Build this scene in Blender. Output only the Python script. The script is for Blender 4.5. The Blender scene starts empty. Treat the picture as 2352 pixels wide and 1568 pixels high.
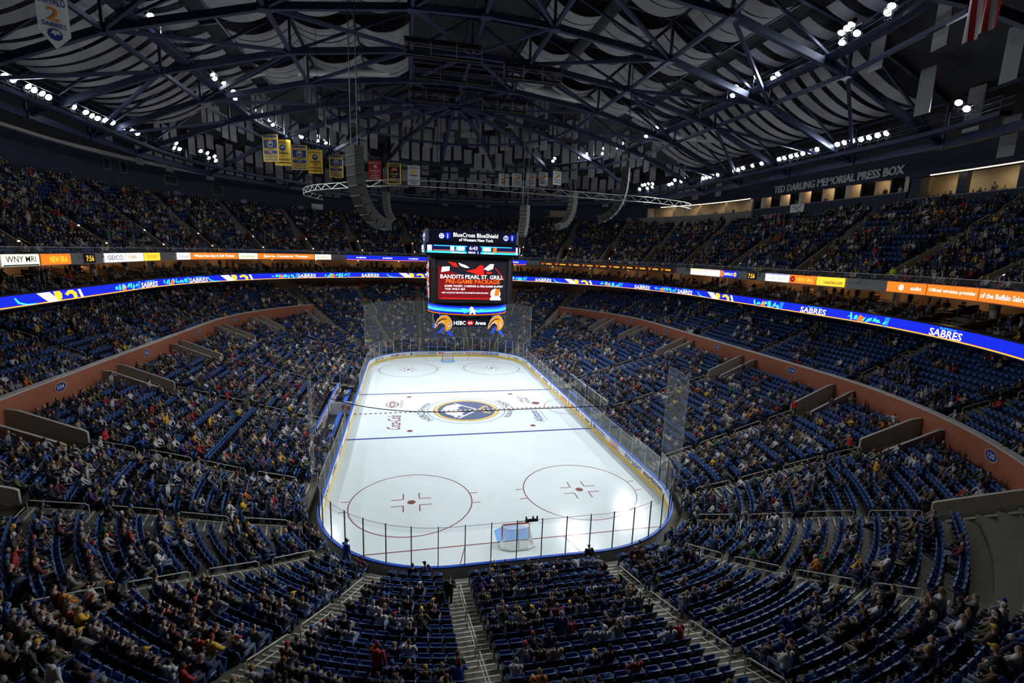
E_ICE, E_WIDE, EXPO = 9600, 5200, 0.05
import bpy, math, random
import numpy as np
from mathutils import Vector, Matrix, Euler
rnd = random.Random(7)
C = bpy.context.scene.collection
PI = math.pi
def R_(a): return math.radians(a)

# ------------------------------------------------------------------ camera
CAM = Vector((-6.986, -55.397, 18.7514))
cam_d = bpy.data.cameras.new('camera'); cam_d.sensor_width = 36.0; cam_d.lens = 1105.8*36/2352
cam_d.clip_end = 600; cam_d.clip_start = 0.2
cam = bpy.data.objects.new('camera', cam_d); C.objects.link(cam)
cam.location = CAM; cam.rotation_euler = (R_(79.644), R_(-1.898), R_(-12.2118))
bpy.context.scene.camera = cam
_RM = Euler(cam.rotation_euler).to_matrix()
_RN = np.array(_RM); _CN = np.array(CAM)
def project(x, y, z):
    q = (np.array((x, y, z))-_CN) @ _RN
    if q[2] > -0.5: return None
    return 1176+1105.8*q[0]/-q[2], 784-1105.8*q[1]/-q[2]
def in_frame(x, y, z, m=40):
    p = project(x, y, z)
    return p is not None and -m < p[0] < 2352+m and -m < p[1] < 1568+m
def dist_cam(x, y, z): return math.sqrt((x-CAM.x)**2+(y-CAM.y)**2+(z-CAM.z)**2)

# ------------------------------------------------------------------ materials
MATS = {}
def mat(name, col, rough=.6, metal=0., emit=None, es=1., noise=0., nscale=3., spec=.4, obj=False, attr=None):
    m = bpy.data.materials.new(name); m.use_nodes = True
    nt = m.node_tree; b = nt.nodes['Principled BSDF']
    b.inputs['Roughness'].default_value = rough; b.inputs['Metallic'].default_value = metal
    b.inputs['Specular IOR Level'].default_value = spec
    c4 = (*col, 1)
    b.inputs['Base Color'].default_value = c4
    src = None
    if obj:
        oi = nt.nodes.new('ShaderNodeObjectInfo'); src = oi.outputs['Color']
    if attr:
        at = nt.nodes.new('ShaderNodeAttribute'); at.attribute_name = attr
        if src is not None:
            mx = nt.nodes.new('ShaderNodeMix'); mx.data_type = 'RGBA'; mx.blend_type = 'MULTIPLY'; mx.inputs[0].default_value = 1
            nt.links.new(src, mx.inputs[6]); nt.links.new(at.outputs['Color'], mx.inputs[7]); src = mx.outputs[2]
        else: src = at.outputs['Color']
    if noise > 0:
        tc = nt.nodes.new('ShaderNodeTexCoord'); nz = nt.nodes.new('ShaderNodeTexNoise')
        nz.inputs['Scale'].default_value = nscale; nz.inputs['Detail'].default_value = 3
        nt.links.new(tc.outputs['Object'], nz.inputs['Vector'])
        mr = nt.nodes.new('ShaderNodeMapRange'); mr.inputs[1].default_value = .25; mr.inputs[2].default_value = .75
        mr.inputs[3].default_value = 1-noise; mr.inputs[4].default_value = 1+noise
        nt.links.new(nz.outputs['Fac'], mr.inputs[0])
        mx = nt.nodes.new('ShaderNodeVectorMath'); mx.operation = 'SCALE'
        if src is None: mx.inputs[0].default_value = col
        else: nt.links.new(src, mx.inputs[0])
        nt.links.new(mr.outputs[0], mx.inputs['Scale']); src = mx.outputs[0]
    if src is not None: nt.links.new(src, b.inputs['Base Color'])
    if emit:
        b.inputs['Emission Color'].default_value = (*emit, 1); b.inputs['Emission Strength'].default_value = es
    MATS[name] = m
    return m
def led(name, col, es=1.3): return mat(name, tuple(c*.1 for c in col), .5, emit=col, es=es)
def veil(name, col, fac, gloss=0.):
    """thin clear sheet: mostly transparent, a little diffuse (and gloss for glass)"""
    m = bpy.data.materials.new(name); m.use_nodes = True; nt = m.node_tree; nt.nodes.clear()
    out = nt.nodes.new('ShaderNodeOutputMaterial'); tr = nt.nodes.new('ShaderNodeBsdfTransparent')
    df = nt.nodes.new('ShaderNodeBsdfDiffuse'); df.inputs[0].default_value = (*col, 1)
    mx = nt.nodes.new('ShaderNodeMixShader'); mx.inputs[0].default_value = fac
    nt.links.new(tr.outputs[0], mx.inputs[1]); nt.links.new(df.outputs[0], mx.inputs[2]); last = mx
    if gloss:
        gl = nt.nodes.new('ShaderNodeBsdfGlossy'); gl.inputs['Roughness'].default_value = .05
        lw = nt.nodes.new('ShaderNodeLayerWeight'); lw.inputs[0].default_value = .25
        ml = nt.nodes.new('ShaderNodeMath'); ml.operation = 'MULTIPLY'; ml.inputs[1].default_value = gloss
        nt.links.new(lw.outputs['Fresnel'], ml.inputs[0])
        m2 = nt.nodes.new('ShaderNodeMixShader'); nt.links.new(ml.outputs[0], m2.inputs[0])
        nt.links.new(mx.outputs[0], m2.inputs[1]); nt.links.new(gl.outputs[0], m2.inputs[2]); last = m2
    nt.links.new(last.outputs[0], out.inputs[0]); MATS[name] = m
    return m

# ------------------------------------------------------------------ meshes
def tag(o, label=None, cat=None, group=None, kind=None):
    if label: o['label'] = label
    if cat: o['category'] = cat
    if group: o['group'] = group
    if kind: o['kind'] = kind
    return o
class MB:
    def __init__(s): s.v = []; s.f = []; s.m = []; s.sm = False
    def add(s, v, f, mi=0):
        n = len(s.v); s.v.extend([tuple(map(float, p)) for p in v]); s.f.extend([tuple(n+i for i in q) for q in f]); s.m.extend([mi]*len(f)); return s
    def box(s, c, d, rz=0, mi=0):
        x, y, z = d[0]/2, d[1]/2, d[2]/2; ca, sa = math.cos(rz), math.sin(rz)
        v = []
        for k in (-z, z):
            for (i, j) in ((-x, -y), (x, -y), (x, y), (-x, y)):
                v.append((c[0]+i*ca-j*sa, c[1]+i*sa+j*ca, c[2]+k))
        return s.add(v, [(3, 2, 1, 0), (4, 5, 6, 7), (0, 1, 5, 4), (1, 2, 6, 5), (2, 3, 7, 6), (3, 0, 4, 7)], mi)
    def bar(s, p, q, w, h=None, mi=0):
        p, q = Vector(p), Vector(q); h = h or w; t = (q-p)
        if t.length < 1e-6: return s
        t.normalize(); up = Vector((0, 0, 1)) if abs(t.z) < .95 else Vector((0, 1, 0))
        a = t.cross(up).normalized()*(w/2); b = a.cross(t).normalized()*(h/2)
        v = [e+i*a+j*b for e in (p, q) for (i, j) in ((-1, -1), (1, -1), (1, 1), (-1, 1))]
        return s.add(v, [(0, 1, 2, 3), (7, 6, 5, 4), (0, 4, 5, 1), (1, 5, 6, 2), (2, 6, 7, 3), (3, 7, 4, 0)], mi)
    def path(s, pts, w, h=None, mi=0, closed=False):
        n = len(pts)
        for i in range(n if closed else n-1): s.bar(pts[i], pts[(i+1) % n], w, h, mi)
        return s
    def tube(s, pts, r, n=8, mi=0, cap=True):
        pts = [Vector(p) for p in pts]; rs = r if isinstance(r, (list, tuple)) else [r]*len(pts); rings = []
        for i, p in enumerate(pts):
            t = (pts[min(i+1, len(pts)-1)]-pts[max(i-1, 0)]).normalized()
            up = Vector((0, 0, 1)) if abs(t.z) < .9 else Vector((0, 1, 0))
            a = t.cross(up).normalized(); b = a.cross(t).normalized()
            rr = rs[i] if isinstance(rs[i], tuple) else (rs[i], rs[i])
            rings.append([p+a*math.cos(k*2*PI/n)*rr[0]+b*math.sin(k*2*PI/n)*rr[1] for k in range(n)])
        v = [q for g in rings for q in g]; f = []
        for i in range(len(pts)-1):
            for k in range(n): f.append((i*n+k, i*n+(k+1) % n, (i+1)*n+(k+1) % n, (i+1)*n+k))
        if cap: f.append(tuple(range(n-1, -1, -1))); f.append(tuple((len(pts)-1)*n+k for k in range(n)))
        return s.add(v, f, mi)
    def ball(s, c, r, nu=8, nv=6, mi=0, rot=None):
        r = r if isinstance(r, tuple) else (r, r, r); v = []; f = []
        for j in range(nv+1):
            t = PI*j/nv
            for i in range(nu):
                a = 2*PI*i/nu; p = Vector((r[0]*math.sin(t)*math.cos(a), r[1]*math.sin(t)*math.sin(a), r[2]*math.cos(t)))
                if rot is not None: p = rot @ p
                v.append(p+Vector(c))
        for j in range(nv):
            for i in range(nu): f.append((j*nu+i, (j+1)*nu+i, (j+1)*nu+(i+1) % nu, j*nu+(i+1) % nu))
        return s.add(v, f, mi)
    def quad(s, a, b, c, d, mi=0): return s.add([a, b, c, d], [(0, 1, 2, 3)], mi)
    def prism(s, poly, fr, t0, t1, mi=0):
        """extrude a 2D polygon; fr(u, v, t) -> point"""
        n = len(poly)
        v = [fr(u, w, t0) for u, w in poly]+[fr(u, w, t1) for u, w in poly]
        f = [tuple(range(n-1, -1, -1)), tuple(range(n, 2*n))]+[(i, (i+1) % n, n+(i+1) % n, n+i) for i in range(n)]
        return s.add(v, f, mi)
    def strips(s, rings, skip=None, mi=0, closed=True):
        n = len(rings[0]); b = len(s.v); s.v.extend([tuple(map(float, p)) for g in rings for p in g])
        for i in range(len(rings)-1):
            for k in range(n if closed else n-1):
                if skip and skip(i, k): continue
                k2 = (k+1) % n; s.f.append((b+i*n+k, b+i*n+k2, b+(i+1)*n+k2, b+(i+1)*n+k)); s.m.append(mi)
        return s
    def mesh(s, name, mats):
        me = bpy.data.meshes.new(name); me.from_pydata(s.v, [], s.f)
        for m in (mats if isinstance(mats, (list, tuple)) else [mats]): me.materials.append(MATS[m] if isinstance(m, str) else m)
        if any(s.m): me.polygons.foreach_set('material_index', s.m)
        if s.sm: me.shade_smooth()
        me.update(); return me
    def build(s, name, mats, parent=None, kind=None):
        return link(name, s.mesh(name, mats), parent, kind)
def link(name, data, parent=None, kind=None):
    o = bpy.data.objects.new(name, data); C.objects.link(o)
    if parent: o.parent = parent
    if kind: o['kind'] = kind
    return o
def empty(name, loc=(0, 0, 0), rz=0, label=None, cat=None, group=None):
    o = bpy.data.objects.new(name, None); C.objects.link(o); o.location = loc; o.rotation_euler = (0, 0, rz); o.empty_display_size = .2
    return tag(o, label, cat, group)
def copy_tree(o, parent=None, data=None):
    c = o.copy(); C.objects.link(c)
    if parent: c.parent = parent
    for ch in o.children: copy_tree(ch, c)
    return c
_ones = 'zero one two three four five six seven eight nine ten eleven twelve thirteen fourteen fifteen sixteen seventeen eighteen nineteen'.split()
_tens = '0 0 twenty thirty forty fifty sixty seventy eighty ninety'.split()
def num(n):
    if n < 20: return _ones[n]
    if n >= 100: return _ones[n//100]+' hundred'+(' '+num(n % 100) if n % 100 else '')
    return _tens[n//10]+('-'+_ones[n % 10] if n % 10 else '')
_ord = {'one': 'first', 'two': 'second', 'three': 'third', 'five': 'fifth', 'eight': 'eighth', 'nine': 'ninth', 'twelve': 'twelfth'}
def ordn(n):
    w = num(n)
    if ' ' in w: return w
    h, _, t = w.rpartition('-'); t2 = _ord.get(t) or (t[:-1]+'ieth' if t.endswith('y') else t+'th')
    return (h+'-' if h else '')+t2

# ------------------------------------------------------------------ lettering (flat outlines of words)
TEXTS = ['2', '22', '30', '29', 'SABRES', 'BUFFALO', 'OTTAWA', '6:43', 'PERIOD', 'BlueCross BlueShield', 'of Western New York', 'Shield', 'BANDITS', 'PEARL ST. GRILL', 'PRE-GAME PACKAGE',
 'GAME TICKET, 2 DRINKS & PRE-GAME BUFFET', 'FOR ONLY $29', 'VISIT ACCOUNT SERVICES OR BANDITS.COM FOR INFO', 'HSBC', 'Arena', 'HSBC Arena', 'WNY MRI', '7:56', 'GEICO', 'SUPER', 'Where Fans Buy & Sell Tickets',
 'Sports, Concerts, Theater', 'StubHub', 'verizon', 'i-evolve.com', 'at&t', 'Official wireless provider', 'of the Buffalo Sabres.', 'TED DARLING MEMORIAL PRESS BOX', 'northtown', 'BUD', 'LIGHT', "DUNKIN'", 'DONUTS',
 'BlueCross BlueShield.', 'LABATT', 'ZERO', 'Scotia', 'NHL.COM', 'Tops', 'wilson', "WOMEN & CHILDREN'S", 'Tim Hortons', 'TOYOTA', 'Coca-Cola', 'Allstate', "You're in good hands", '1NYTS', 'The world', 'Fa', 'CANADA',
 '118', '119', '120', '117', '104', '105', '106', '107', '320', '321', '322', '318', 'NEW ERA', 'TICKET', 'CONFERENCE', 'CHAMPIONS', 'DIVISION', '1975', '1980', '1981', '1997', '1999', 'PRESIDENTS', 'TROPHY', 'BLUE SHIELD', '47', 'NLL', 'EAST', 'ADAMS', 'SABRES.', 'RINK',
 'PAVEMENT', 'FIRST', 'Sabres']
_TX = {}
def _prep():
    obs = []
    for t in TEXTS:
        cu = bpy.data.curves.new('txt', 'FONT'); cu.body = t; cu.size = 1; cu.resolution_u = 2; cu.offset = .012
        o = bpy.data.objects.new('txt', cu); C.objects.link(o); obs.append((t, o, cu))
    dg = bpy.context.evaluated_depsgraph_get()
    for t, o, cu in obs:
        ev = o.evaluated_get(dg); me = ev.to_mesh()
        v = np.array([p.co[:2] for p in me.vertices]); f = [tuple(p.vertices) for p in me.polygons]
        ev.to_mesh_clear(); lo, hi = v.min(0), v.max(0)
        _TX[t] = ((v-(lo+hi)/2)/(hi-lo), f, (hi-lo)[0]/(hi-lo)[1])
    for t, o, cu in obs: bpy.data.objects.remove(o); bpy.data.curves.remove(cu)
_prep()
def put_text(mb, t, fr, u, v, w, h, mi=0, shear=0., bend=0.):
    """write t in a w x h box centred at (u, v) of the surface fr(u, v) -> point"""
    P, F, _ = _TX[t]
    pts = [fr(u+p[0]*w+p[1]*h*shear, v+p[1]*h+bend*(4*p[0]*p[0]-1)*h) for p in P]
    mb.add(pts, F, mi)
    return mb
def plane(o, ud, vd, off=0.):
    o, ud, vd = Vector(o), Vector(ud).normalized(), Vector(vd).normalized(); n = ud.cross(vd)
    return lambda u, v, t=0.: o+ud*u+vd*v+n*(off+t)
def circ(r, n=24, cx=0, cy=0, ry=None): return [(cx+r*math.cos(2*PI*i/n), cy+(ry or r)*math.sin(2*PI*i/n)) for i in range(n)]
def annulus(mb, fr, r0, r1, n=40, a0=0, a1=2*PI, cx=0, cy=0, mi=0):
    v = []; f = []
    full = abs(a1-a0-2*PI) < 1e-6
    m = n if full else n+1
    for i in range(m):
        a = a0+(a1-a0)*i/n
        v += [fr(cx+r0*math.cos(a), cy+r0*math.sin(a)), fr(cx+r1*math.cos(a), cy+r1*math.sin(a))]
    for i in range(n):
        j = (i+1) % m; f.append((2*i, 2*i+1, 2*j+1, 2*j))
    return mb.add(v, f, mi)
def flat(mb, fr, poly, mi=0):
    """any simple polygon as one face"""
    return mb.add([fr(*p) for p in poly], [tuple(range(len(poly)))], mi)
def rect(mb, fr, u0, v0, u1, v1, mi=0, n=1):
    for i in range(n):
        a, b = u0+(u1-u0)*i/n, u0+(u1-u0)*(i+1)/n
        mb.add([fr(a, v0), fr(b, v0), fr(b, v1), fr(a, v1)], [(0, 1, 2, 3)], mi)
    return mb

# ------------------------------------------------------------------ rounded-rectangle plans
class Loop:
    """closed plan curve of half width a, half length b, corner radius r; s runs from (0,-b) counter-clockwise"""
    def __init__(L, a, b, r):
        L.a, L.b, L.r = a, b, r; L.e = max(a-r, 0); L.h = max(b-r, 0); L.q = PI*r/2
        L.T = 4*L.e+4*L.q+4*L.h
    def pt(L, s):
        s %= L.T; e, h, q, r = L.e, L.h, L.q, L.r
        if s < e: return s, -L.b, 0, 1
        s -= e
        for (cx, cy, a0, ln) in ((e, -h, -PI/2, 0), (e, h, 0, 1), (-e, h, PI/2, 2), (-e, -h, PI, 3)):
            if s < q:
                t = a0+s/r; c, n = math.cos(t), math.sin(t); return cx+r*c, cy+r*n, -c, -n
            s -= q
            st = (2*h, 2*e, 2*h, e)[ln]
            if s < st or ln == 3:
                if ln == 0: return L.a, -h+s, -1, 0
                if ln == 1: return e-s, L.b, 0, -1
                if ln == 2: return -L.a, h-s, 1, 0
                return -e+s, -L.b, 0, 1
            s -= st
    def s_of(L, kind, val, sx, sy):
        """s of an aisle: kind 'end' x=val, 'side' y=val, 'arc' angle=val from the x axis, in quadrant (sx, sy)"""
        if kind == 'end':
            if val <= L.e: q = val
            else: q = L.e+L.r*(PI/2-math.acos(min(1, (val-L.e)/L.r)))
        elif kind == 'arc': q = L.e+L.r*(PI/2-R_(val))
        else:
            if val <= L.h: q = L.e+L.q+(L.h-val)
            else: q = L.e+L.r*(PI/2-math.asin(min(1, (val-L.h)/L.r)))
        Q = L.T/4
        return {(1, -1): q, (1, 1): 2*Q-q, (-1, 1): 2*Q+q, (-1, -1): 4*Q-q}[(sx, sy)]
def stadium(r, c): return Loop(r, c+r, r)
def bowl(d):
    t = d/20.25; a = 12.95+d; return Loop(a, 30.48+19.72*t, min(8.53+24.67*t, a))
def zrow(k): return .75+.2*k+.005*k*k
def zside(k): return zrow(k) if k <= 10 else zrow(10)+.225*(k-10)
def order(lst):
    """aisle descriptors of one quadrant, from the end to the side -> all four quadrants counter-clockwise from the near end"""
    out = []
    for (sx, sy), rev in (((1, -1), 0), ((1, 1), 1), ((-1, 1), 0), ((-1, -1), 1)):
        for k, v in (reversed(lst) if rev else lst): out.append((k, v, sx, sy))
    return out
def ring(L, aisles, w, z, n=6):
    """matching sample points of a loop: both edges of every aisle and n points across each block"""
    S = [L.s_of(*a) for a in aisles]; out = []
    for i, s in enumerate(S):
        s2 = S[(i+1) % len(S)]
        if s2 < s: s2 += L.T
        out += [s-w, s+w]+[s+w+(s2-w-s-w)*(j+1)/(n+1) for j in range(n)]
    return [(*L.pt(s)[:2], z) for s in out]
# ------------------------------------------------------------------ material table
mat('ice', (.74, .815, .82), .14, noise=.035, nscale=.35, spec=.45)
for n, c in (('paint_red', (.25, .085, .09)), ('paint_blue', (.075, .10, .34)), ('paint_crease', (.22, .45, .85)), ('paint_navy', (.13, .16, .25)), ('paint_gold', (.80, .55, .18)), ('paint_grey', (.10, .105, .13)),
             ('paint_lightblue', (.10, .22, .60)), ('paint_white', (.78, .82, .84))):
    mat(n, c, .16, spec=.45, noise=.08, nscale=2.)
mat('board_white', (.75, .77, .77), .35, noise=.03); mat('board_yellow', (.80, .50, .03), .4, noise=.03); mat('rail_blue', (.02, .10, .55), .35, noise=.03)
mat('board_back', (.55, .55, .54), .6, noise=.06); mat('steel', (.62, .62, .60), .45, .2, noise=.04); mat('dark_steel', (.02, .02, .022), .4, .3, noise=.05)
mat('concrete', (.115, .105, .082), .8, noise=.16, nscale=1.2); mat('nosing', (.52, .50, .43), .7, noise=.06); mat('parapet', (.40, .375, .32), .8, noise=.1, nscale=1.)
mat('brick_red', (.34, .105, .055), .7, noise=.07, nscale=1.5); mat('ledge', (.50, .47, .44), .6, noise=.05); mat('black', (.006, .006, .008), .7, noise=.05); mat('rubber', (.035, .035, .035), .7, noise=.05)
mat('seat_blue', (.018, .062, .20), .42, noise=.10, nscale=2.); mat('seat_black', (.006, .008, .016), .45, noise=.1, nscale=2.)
mat('navy_wall', (.024, .030, .056), .75, noise=.12, nscale=.6); mat('navy_steel', (.032, .042, .085), .45, .2, noise=.08, nscale=.8); mat('fascia_grey', (.20, .20, .195), .65, noise=.06)
mat('tan_wall', (.42, .29, .18), .7, noise=.08); mat('brown_wall', (.22, .12, .06), .7, noise=.1); mat('column', (.52, .45, .38), .6, noise=.06)
mat('press_wall', (.55, .49, .36), .7, noise=.06); mat('drape', (.31, .30, .305), .85, noise=.07, nscale=1.5); mat('panel_grey', (.27, .265, .27), .85, noise=.08, nscale=1.2); mat('deck', (.035, .035, .038), .85, noise=.15, nscale=.7)
mat('duct', (.55, .55, .52), .4, .3, noise=.05); mat('speaker', (.035, .035, .032), .7, noise=.08); mat('speaker_edge', (.20, .19, .17), .6, noise=.05); mat('truss_alu', (.55, .56, .50), .35, .8, noise=.04)
mat('sign_white', (.72, .72, .70), .6, noise=.03); mat('sign_red', (.50, .03, .03), .6, noise=.03); mat('sign_blue', (.015, .04, .26), .6, noise=.03); mat('sign_orange', (.80, .22, .02), .6, noise=.03)
mat('sign_gold', (.90, .62, .08), .7, noise=.04); mat('sign_navy', (.01, .015, .05), .6, noise=.03); mat('sign_magenta', (.55, .02, .25), .6, noise=.03); mat('sign_black', (.02, .02, .02), .6, noise=.03); mat('sign_teal', (.05, .45, .6), .6, noise=.03)
mat('sign_green', (.04, .25, .06), .6, noise=.03)
veil('glass', (.50, .58, .56), .035, .15); veil('rail_glass', (.5, .55, .55), .07); veil('netting', (.42, .44, .43), .13); veil('goal_net', (.75, .77, .72), .38)

# ------------------------------------------------------------------ ice and its markings
FT = .3048
L0 = bowl(0)
def iceplane(u, v, t=0.): return Vector((u, v, .004+t))
mb = MB(); pts = [L0.pt(L0.T*i/160)[:2] for i in range(160)]
mb.add([(x, y, 0) for x, y in pts], [tuple(range(160))]); ice = mb.build('floor', 'ice', kind='structure')
tag(ice, 'white ice sheet of the rink with painted lines and circles', 'ice')
def mark(name, m, fn, lab=None):
    b = MB(); fn(b); o = b.build(name, m, ice)
    if lab: o['label'] = lab
    return o
def line_x(b, y, w, dz=0):
    x = 12.95
    h = 30.48-8.53
    if abs(y) > h: x = 4.42+math.sqrt(8.53**2-(abs(y)-h)**2)
    f = lambda u, v: iceplane(u, v, dz); rect(b, f, -x, y-w/2, x, y+w/2)
for sg in (-1, 1):
    mark('blue_line', 'paint_blue', lambda b: line_x(b, sg*25.5*FT, .34))
    mark('goal_line', 'paint_red', lambda b: line_x(b, sg*89*FT, .10))
    def crease(b):
        gy = sg*89*FT; f = iceplane
        p = [(-1.22, gy), (-1.22, gy-sg*1.37)]+[(1.83*math.sin(R_(a))*.99, gy-sg*1.83*math.cos(R_(a))) for a in range(-40, 41, 8)]+[(1.22, gy-sg*1.37), (1.22, gy)]
        flat(b, f, p if sg < 0 else p[::-1])
    mark('goal_crease', 'paint_crease', crease)
    def trap(b):
        for s in (-1, 1):
            p, q = Vector((s*6.7*.5+.0, sg*89*FT)), Vector((s*4.27, sg*30.4)); d = (q-p).normalized(); n = Vector((-d.y, d.x))*.03
            b.quad(*[iceplane(*w) for w in (p-n, q-n, q+n, p+n)])
    mark('trapezoid_line', 'paint_red', trap)
def centre(b):
    f = lambda u, v: iceplane(u, v, .006)
    n = 46
    for i in range(n): rect(b, f, -12.95+25.9*i/n, -.15, -12.95+25.9*(i+.55)/n, .15)
mark('centre_line', 'paint_red', centre)
mark('centre_line', 'board_white', lambda b: rect(b, lambda u, v: iceplane(u, v, .004), -12.95, -.15, 12.95, .15), 'pale base of the dashed centre line')
for sx in (-1, 1):
    for sy in (-1, 1):
        cx, cy = sx*22*FT, sy*69*FT
        def circ_(b):
            annulus(b, iceplane, 4.52, 4.61, 72, cx=cx, cy=cy)
            for s in (-1, 1):
                for t in (-1, 1):
                    rect(b, iceplane, cx+s*4.57-(.6 if s < 0 else 0), cy+t*.75-.045, cx+s*4.57+(.6 if s > 0 else 0), cy+t*.75+.045)
                    rect(b, iceplane, cx+s*.6-(.9 if s < 0 else 0), cy+t*.25*1.9-.045, cx+s*.6+(.9 if s > 0 else 0), cy+t*.25*1.9+.045)
                    rect(b, iceplane, cx+s*.6-.045, cy+t*.475-(.9 if t < 0 else 0), cx+s*.6+.045, cy+t*.475+(.9 if t > 0 else 0))
            annulus(b, iceplane, 0.001, .31, 24, cx=cx, cy=cy)
        mark('faceoff_circle', 'paint_red', circ_)
        mark('faceoff_dot', 'paint_red', lambda b: annulus(b, iceplane, .001, .31, 24, cx=cx, cy=sy*20*FT))
mark('referee_crease', 'paint_red', lambda b: annulus(b, iceplane, 2.98, 3.06, 40, R_(90), R_(270), 12.9, 0))
# centre emblem: charging bull over crossed swords inside gold and navy rings
mark('centre_circle', 'paint_lightblue', lambda b: annulus(b, iceplane, 4.58, 4.68, 80))
mark('emblem_ring', 'paint_gold', lambda b: (annulus(b, iceplane, 3.45, 3.85, 72)))
mark('emblem_ring', 'paint_navy', lambda b: (annulus(b, iceplane, 3.85, 3.93, 72), annulus(b, iceplane, .001, 3.45, 72)))
def bull(b):
    f = lambda u, v: iceplane(u, v, .002)
    flat(b, f, [(-2.9, .1), (-2.7, 1.1), (-2.2, 1.9), (-1.5, 2.3), (-.7, 2.2), (-.4, 1.7), (-.9, 1.2), (-.8, .6), (-1.2, .2), (-.7, -.5), (-.3, -.9), (-.7, -1.2), (-.5, -1.8), (-.9, -2.1), (-1.2, -1.7), (-1.2, -2.3), (-1.6, -2.5), (-1.7, -1.9), (-2.0, -1.6), (-2.4, -1.2)])
mark('emblem_bull', 'board_white', bull)
def swords(b):
    f = lambda u, v: iceplane(u, v, .004)
    for s in (-1, 1):
        p = [(-1.3, s*2.7), (1.6, -s*.35), (1.75, -s*.2), (-1.1, s*2.85)]
        flat(b, f, p if s > 0 else p[::-1])
mark('emblem_sword', 'board_white', swords)
def hilts(b):
    f = lambda u, v: iceplane(u, v, .005)
    for s in (-1, 1):
        p = [(1.5, -s*.3), (1.75, -s*.15), (2.75, -s*1.3), (2.55, -s*1.5)]; flat(b, f, p if s > 0 else p[::-1])
        annulus(b, f, .42, .52, 24, R_(-s*45-100), R_(-s*45+100), 2.25, -s*.85)
mark('emblem_hilt', 'paint_gold', hilts)
def arena_word(sgn):
    def fn(b):
        w = 5.3 if 1 else 0
        def f(u, v):
            a = sgn*(-u/5.3); r = 5.4+v
            return iceplane(sgn*r*math.cos(a), r*math.sin(a)*1.0)
        put_text(b, 'HSBC Arena', f, 0, 0, 6.6, .9)
    return fn
for s in (-1, 1): mark('ice_lettering', 'paint_grey', arena_word(s))
def turned(cx, cy, flip=1):      # lettering that reads along the length of the rink
    return lambda u, v, t=0: iceplane(cx-v*flip, cy+u*flip)
mark('ice_lettering', 'paint_red', lambda b: put_text(b, 'Coca-Cola', turned(-8.4, -3.2), 0, 0, 4.6, 1.5, shear=.25))
mark('ice_lettering', 'paint_red', lambda b: put_text(b, 'TOYOTA', turned(-7.6, 3.3), 0, 0, 2.9, .38))
mark('ice_emblem', 'paint_red', lambda b: (annulus(b, lambda u, v: iceplane(u*.75, v*1.2), 1.0, .86, 40, cx=-8.75/.75, cy=3.15/1.2), annulus(b, lambda u, v: iceplane(-8.75+u*.35, 3.15+v*1.1), 1.0, .7, 32), annulus(b, lambda u, v: iceplane(-8.5+u*.6, 3.15+v*.45), 1, .75, 32)))
mark('ice_lettering', 'paint_blue', lambda b: put_text(b, 'Allstate', turned(7.95, -3.0), 0, 0, 3.9, 1.0, shear=.2))
mark('ice_lettering', 'paint_lightblue', lambda b: put_text(b, "You're in good hands", turned(8.85, -3.0), 0, 0, 3.4, .28))
mark('ice_lettering', 'paint_grey', lambda b: (put_text(b, 'FIRST', turned(7.6, 3.6), 0, 0, 2.6, .55), put_text(b, 'RINK', turned(8.3, 3.2), 0, 0, 2.4, .55)))
mark('ice_emblem', 'paint_red', lambda b: flat(b, iceplane, [(8.5, 1.6), (9.1, 1.2), (9.7, 1.6), (9.5, 2.3), (8.9, 2.4)]))
mark('ice_lettering', 'paint_white', lambda b: put_text(b, 'BUFFALO', iceplane, -4.5, -29.3, 1.8, .5))

# ------------------------------------------------------------------ dasher boards with advertising
BZ = 1.05
board = empty('dasher_board', (0, -30.48, 0), label='white hockey boards with yellow kick strip and blue cap rail around the ice', cat='boards')
board_inv = Matrix.Translation((0, 30.48, 0))
def bpart(mbx, name, m, lab=None):
    o = mbx.build(name, m, board); o.location = (0, 30.48, 0)
    if lab: o['label'] = lab
    return o
def off(d, z, n=240):
    L = Loop(12.95+d, 30.48+d, 8.53+d); return [(*L.pt(L.T*i/n)[:2], z) for i in range(n)]
bpart(MB().strips([off(-.012, .0), off(-.012, .27)][::-1]), 'kick_strip', 'board_yellow')
bpart(MB().strips([off(-.006, .25), off(-.006, BZ-.09)][::-1]), 'facing_panel', 'board_white')
bpart(MB().strips([off(-.03, BZ-.1), off(-.03, BZ), off(.16, BZ), off(.16, BZ-.1)][::-1]), 'cap_rail', 'rail_blue')
bpart(MB().strips([off(.14, -.3), off(.14, BZ-.1)]), 'back_panel', 'board_back')
LB = Loop(12.94, 30.47, 8.52)
def on_boards(s0, d=0.):        # u to the right as seen from the ice
    def f(u, v, t=0):
        x, y, nx, ny = LB.pt(s0-u); return Vector((x+nx*(.012+t+d), y+ny*(.012+t+d), .56+v))
    return f
def s_side(y): return LB.s_of('side', abs(y), 1, 1 if y > 0 else -1)
def advert(s0, items, lab):
    """items: (material, fn(mb, frame))"""
    for m, fn in items:
        b = MB(); fn(b, on_boards(s0)); bpart(b, 'advert', m, lab)
T = put_text
def ad_text(t, u, v, w, h, **k): return lambda b, f: T(b, t, f, u, v, w, h, **k)
advert(s_side(-21.6), [('sign_black', ad_text('northtown', .1, .03, 3.1, .5)), ('sign_red', lambda b, f: rect(b, f, -1.66, -.18, -1.45, .12))], 'black lettering on the right boards')
advert(s_side(-17.9), [('sign_blue', ad_text('BUD', -1.0, .03, 1.25, .42, shear=.15)), ('sign_blue', ad_text('LIGHT', .75, -.02, 1.7, .42, shear=.15)), ('sign_blue', lambda b, f: annulus(b, lambda u, v: f(-.15+u*.4, v*.9), .38, .42, 24))], 'blue lettering on the right boards')
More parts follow.
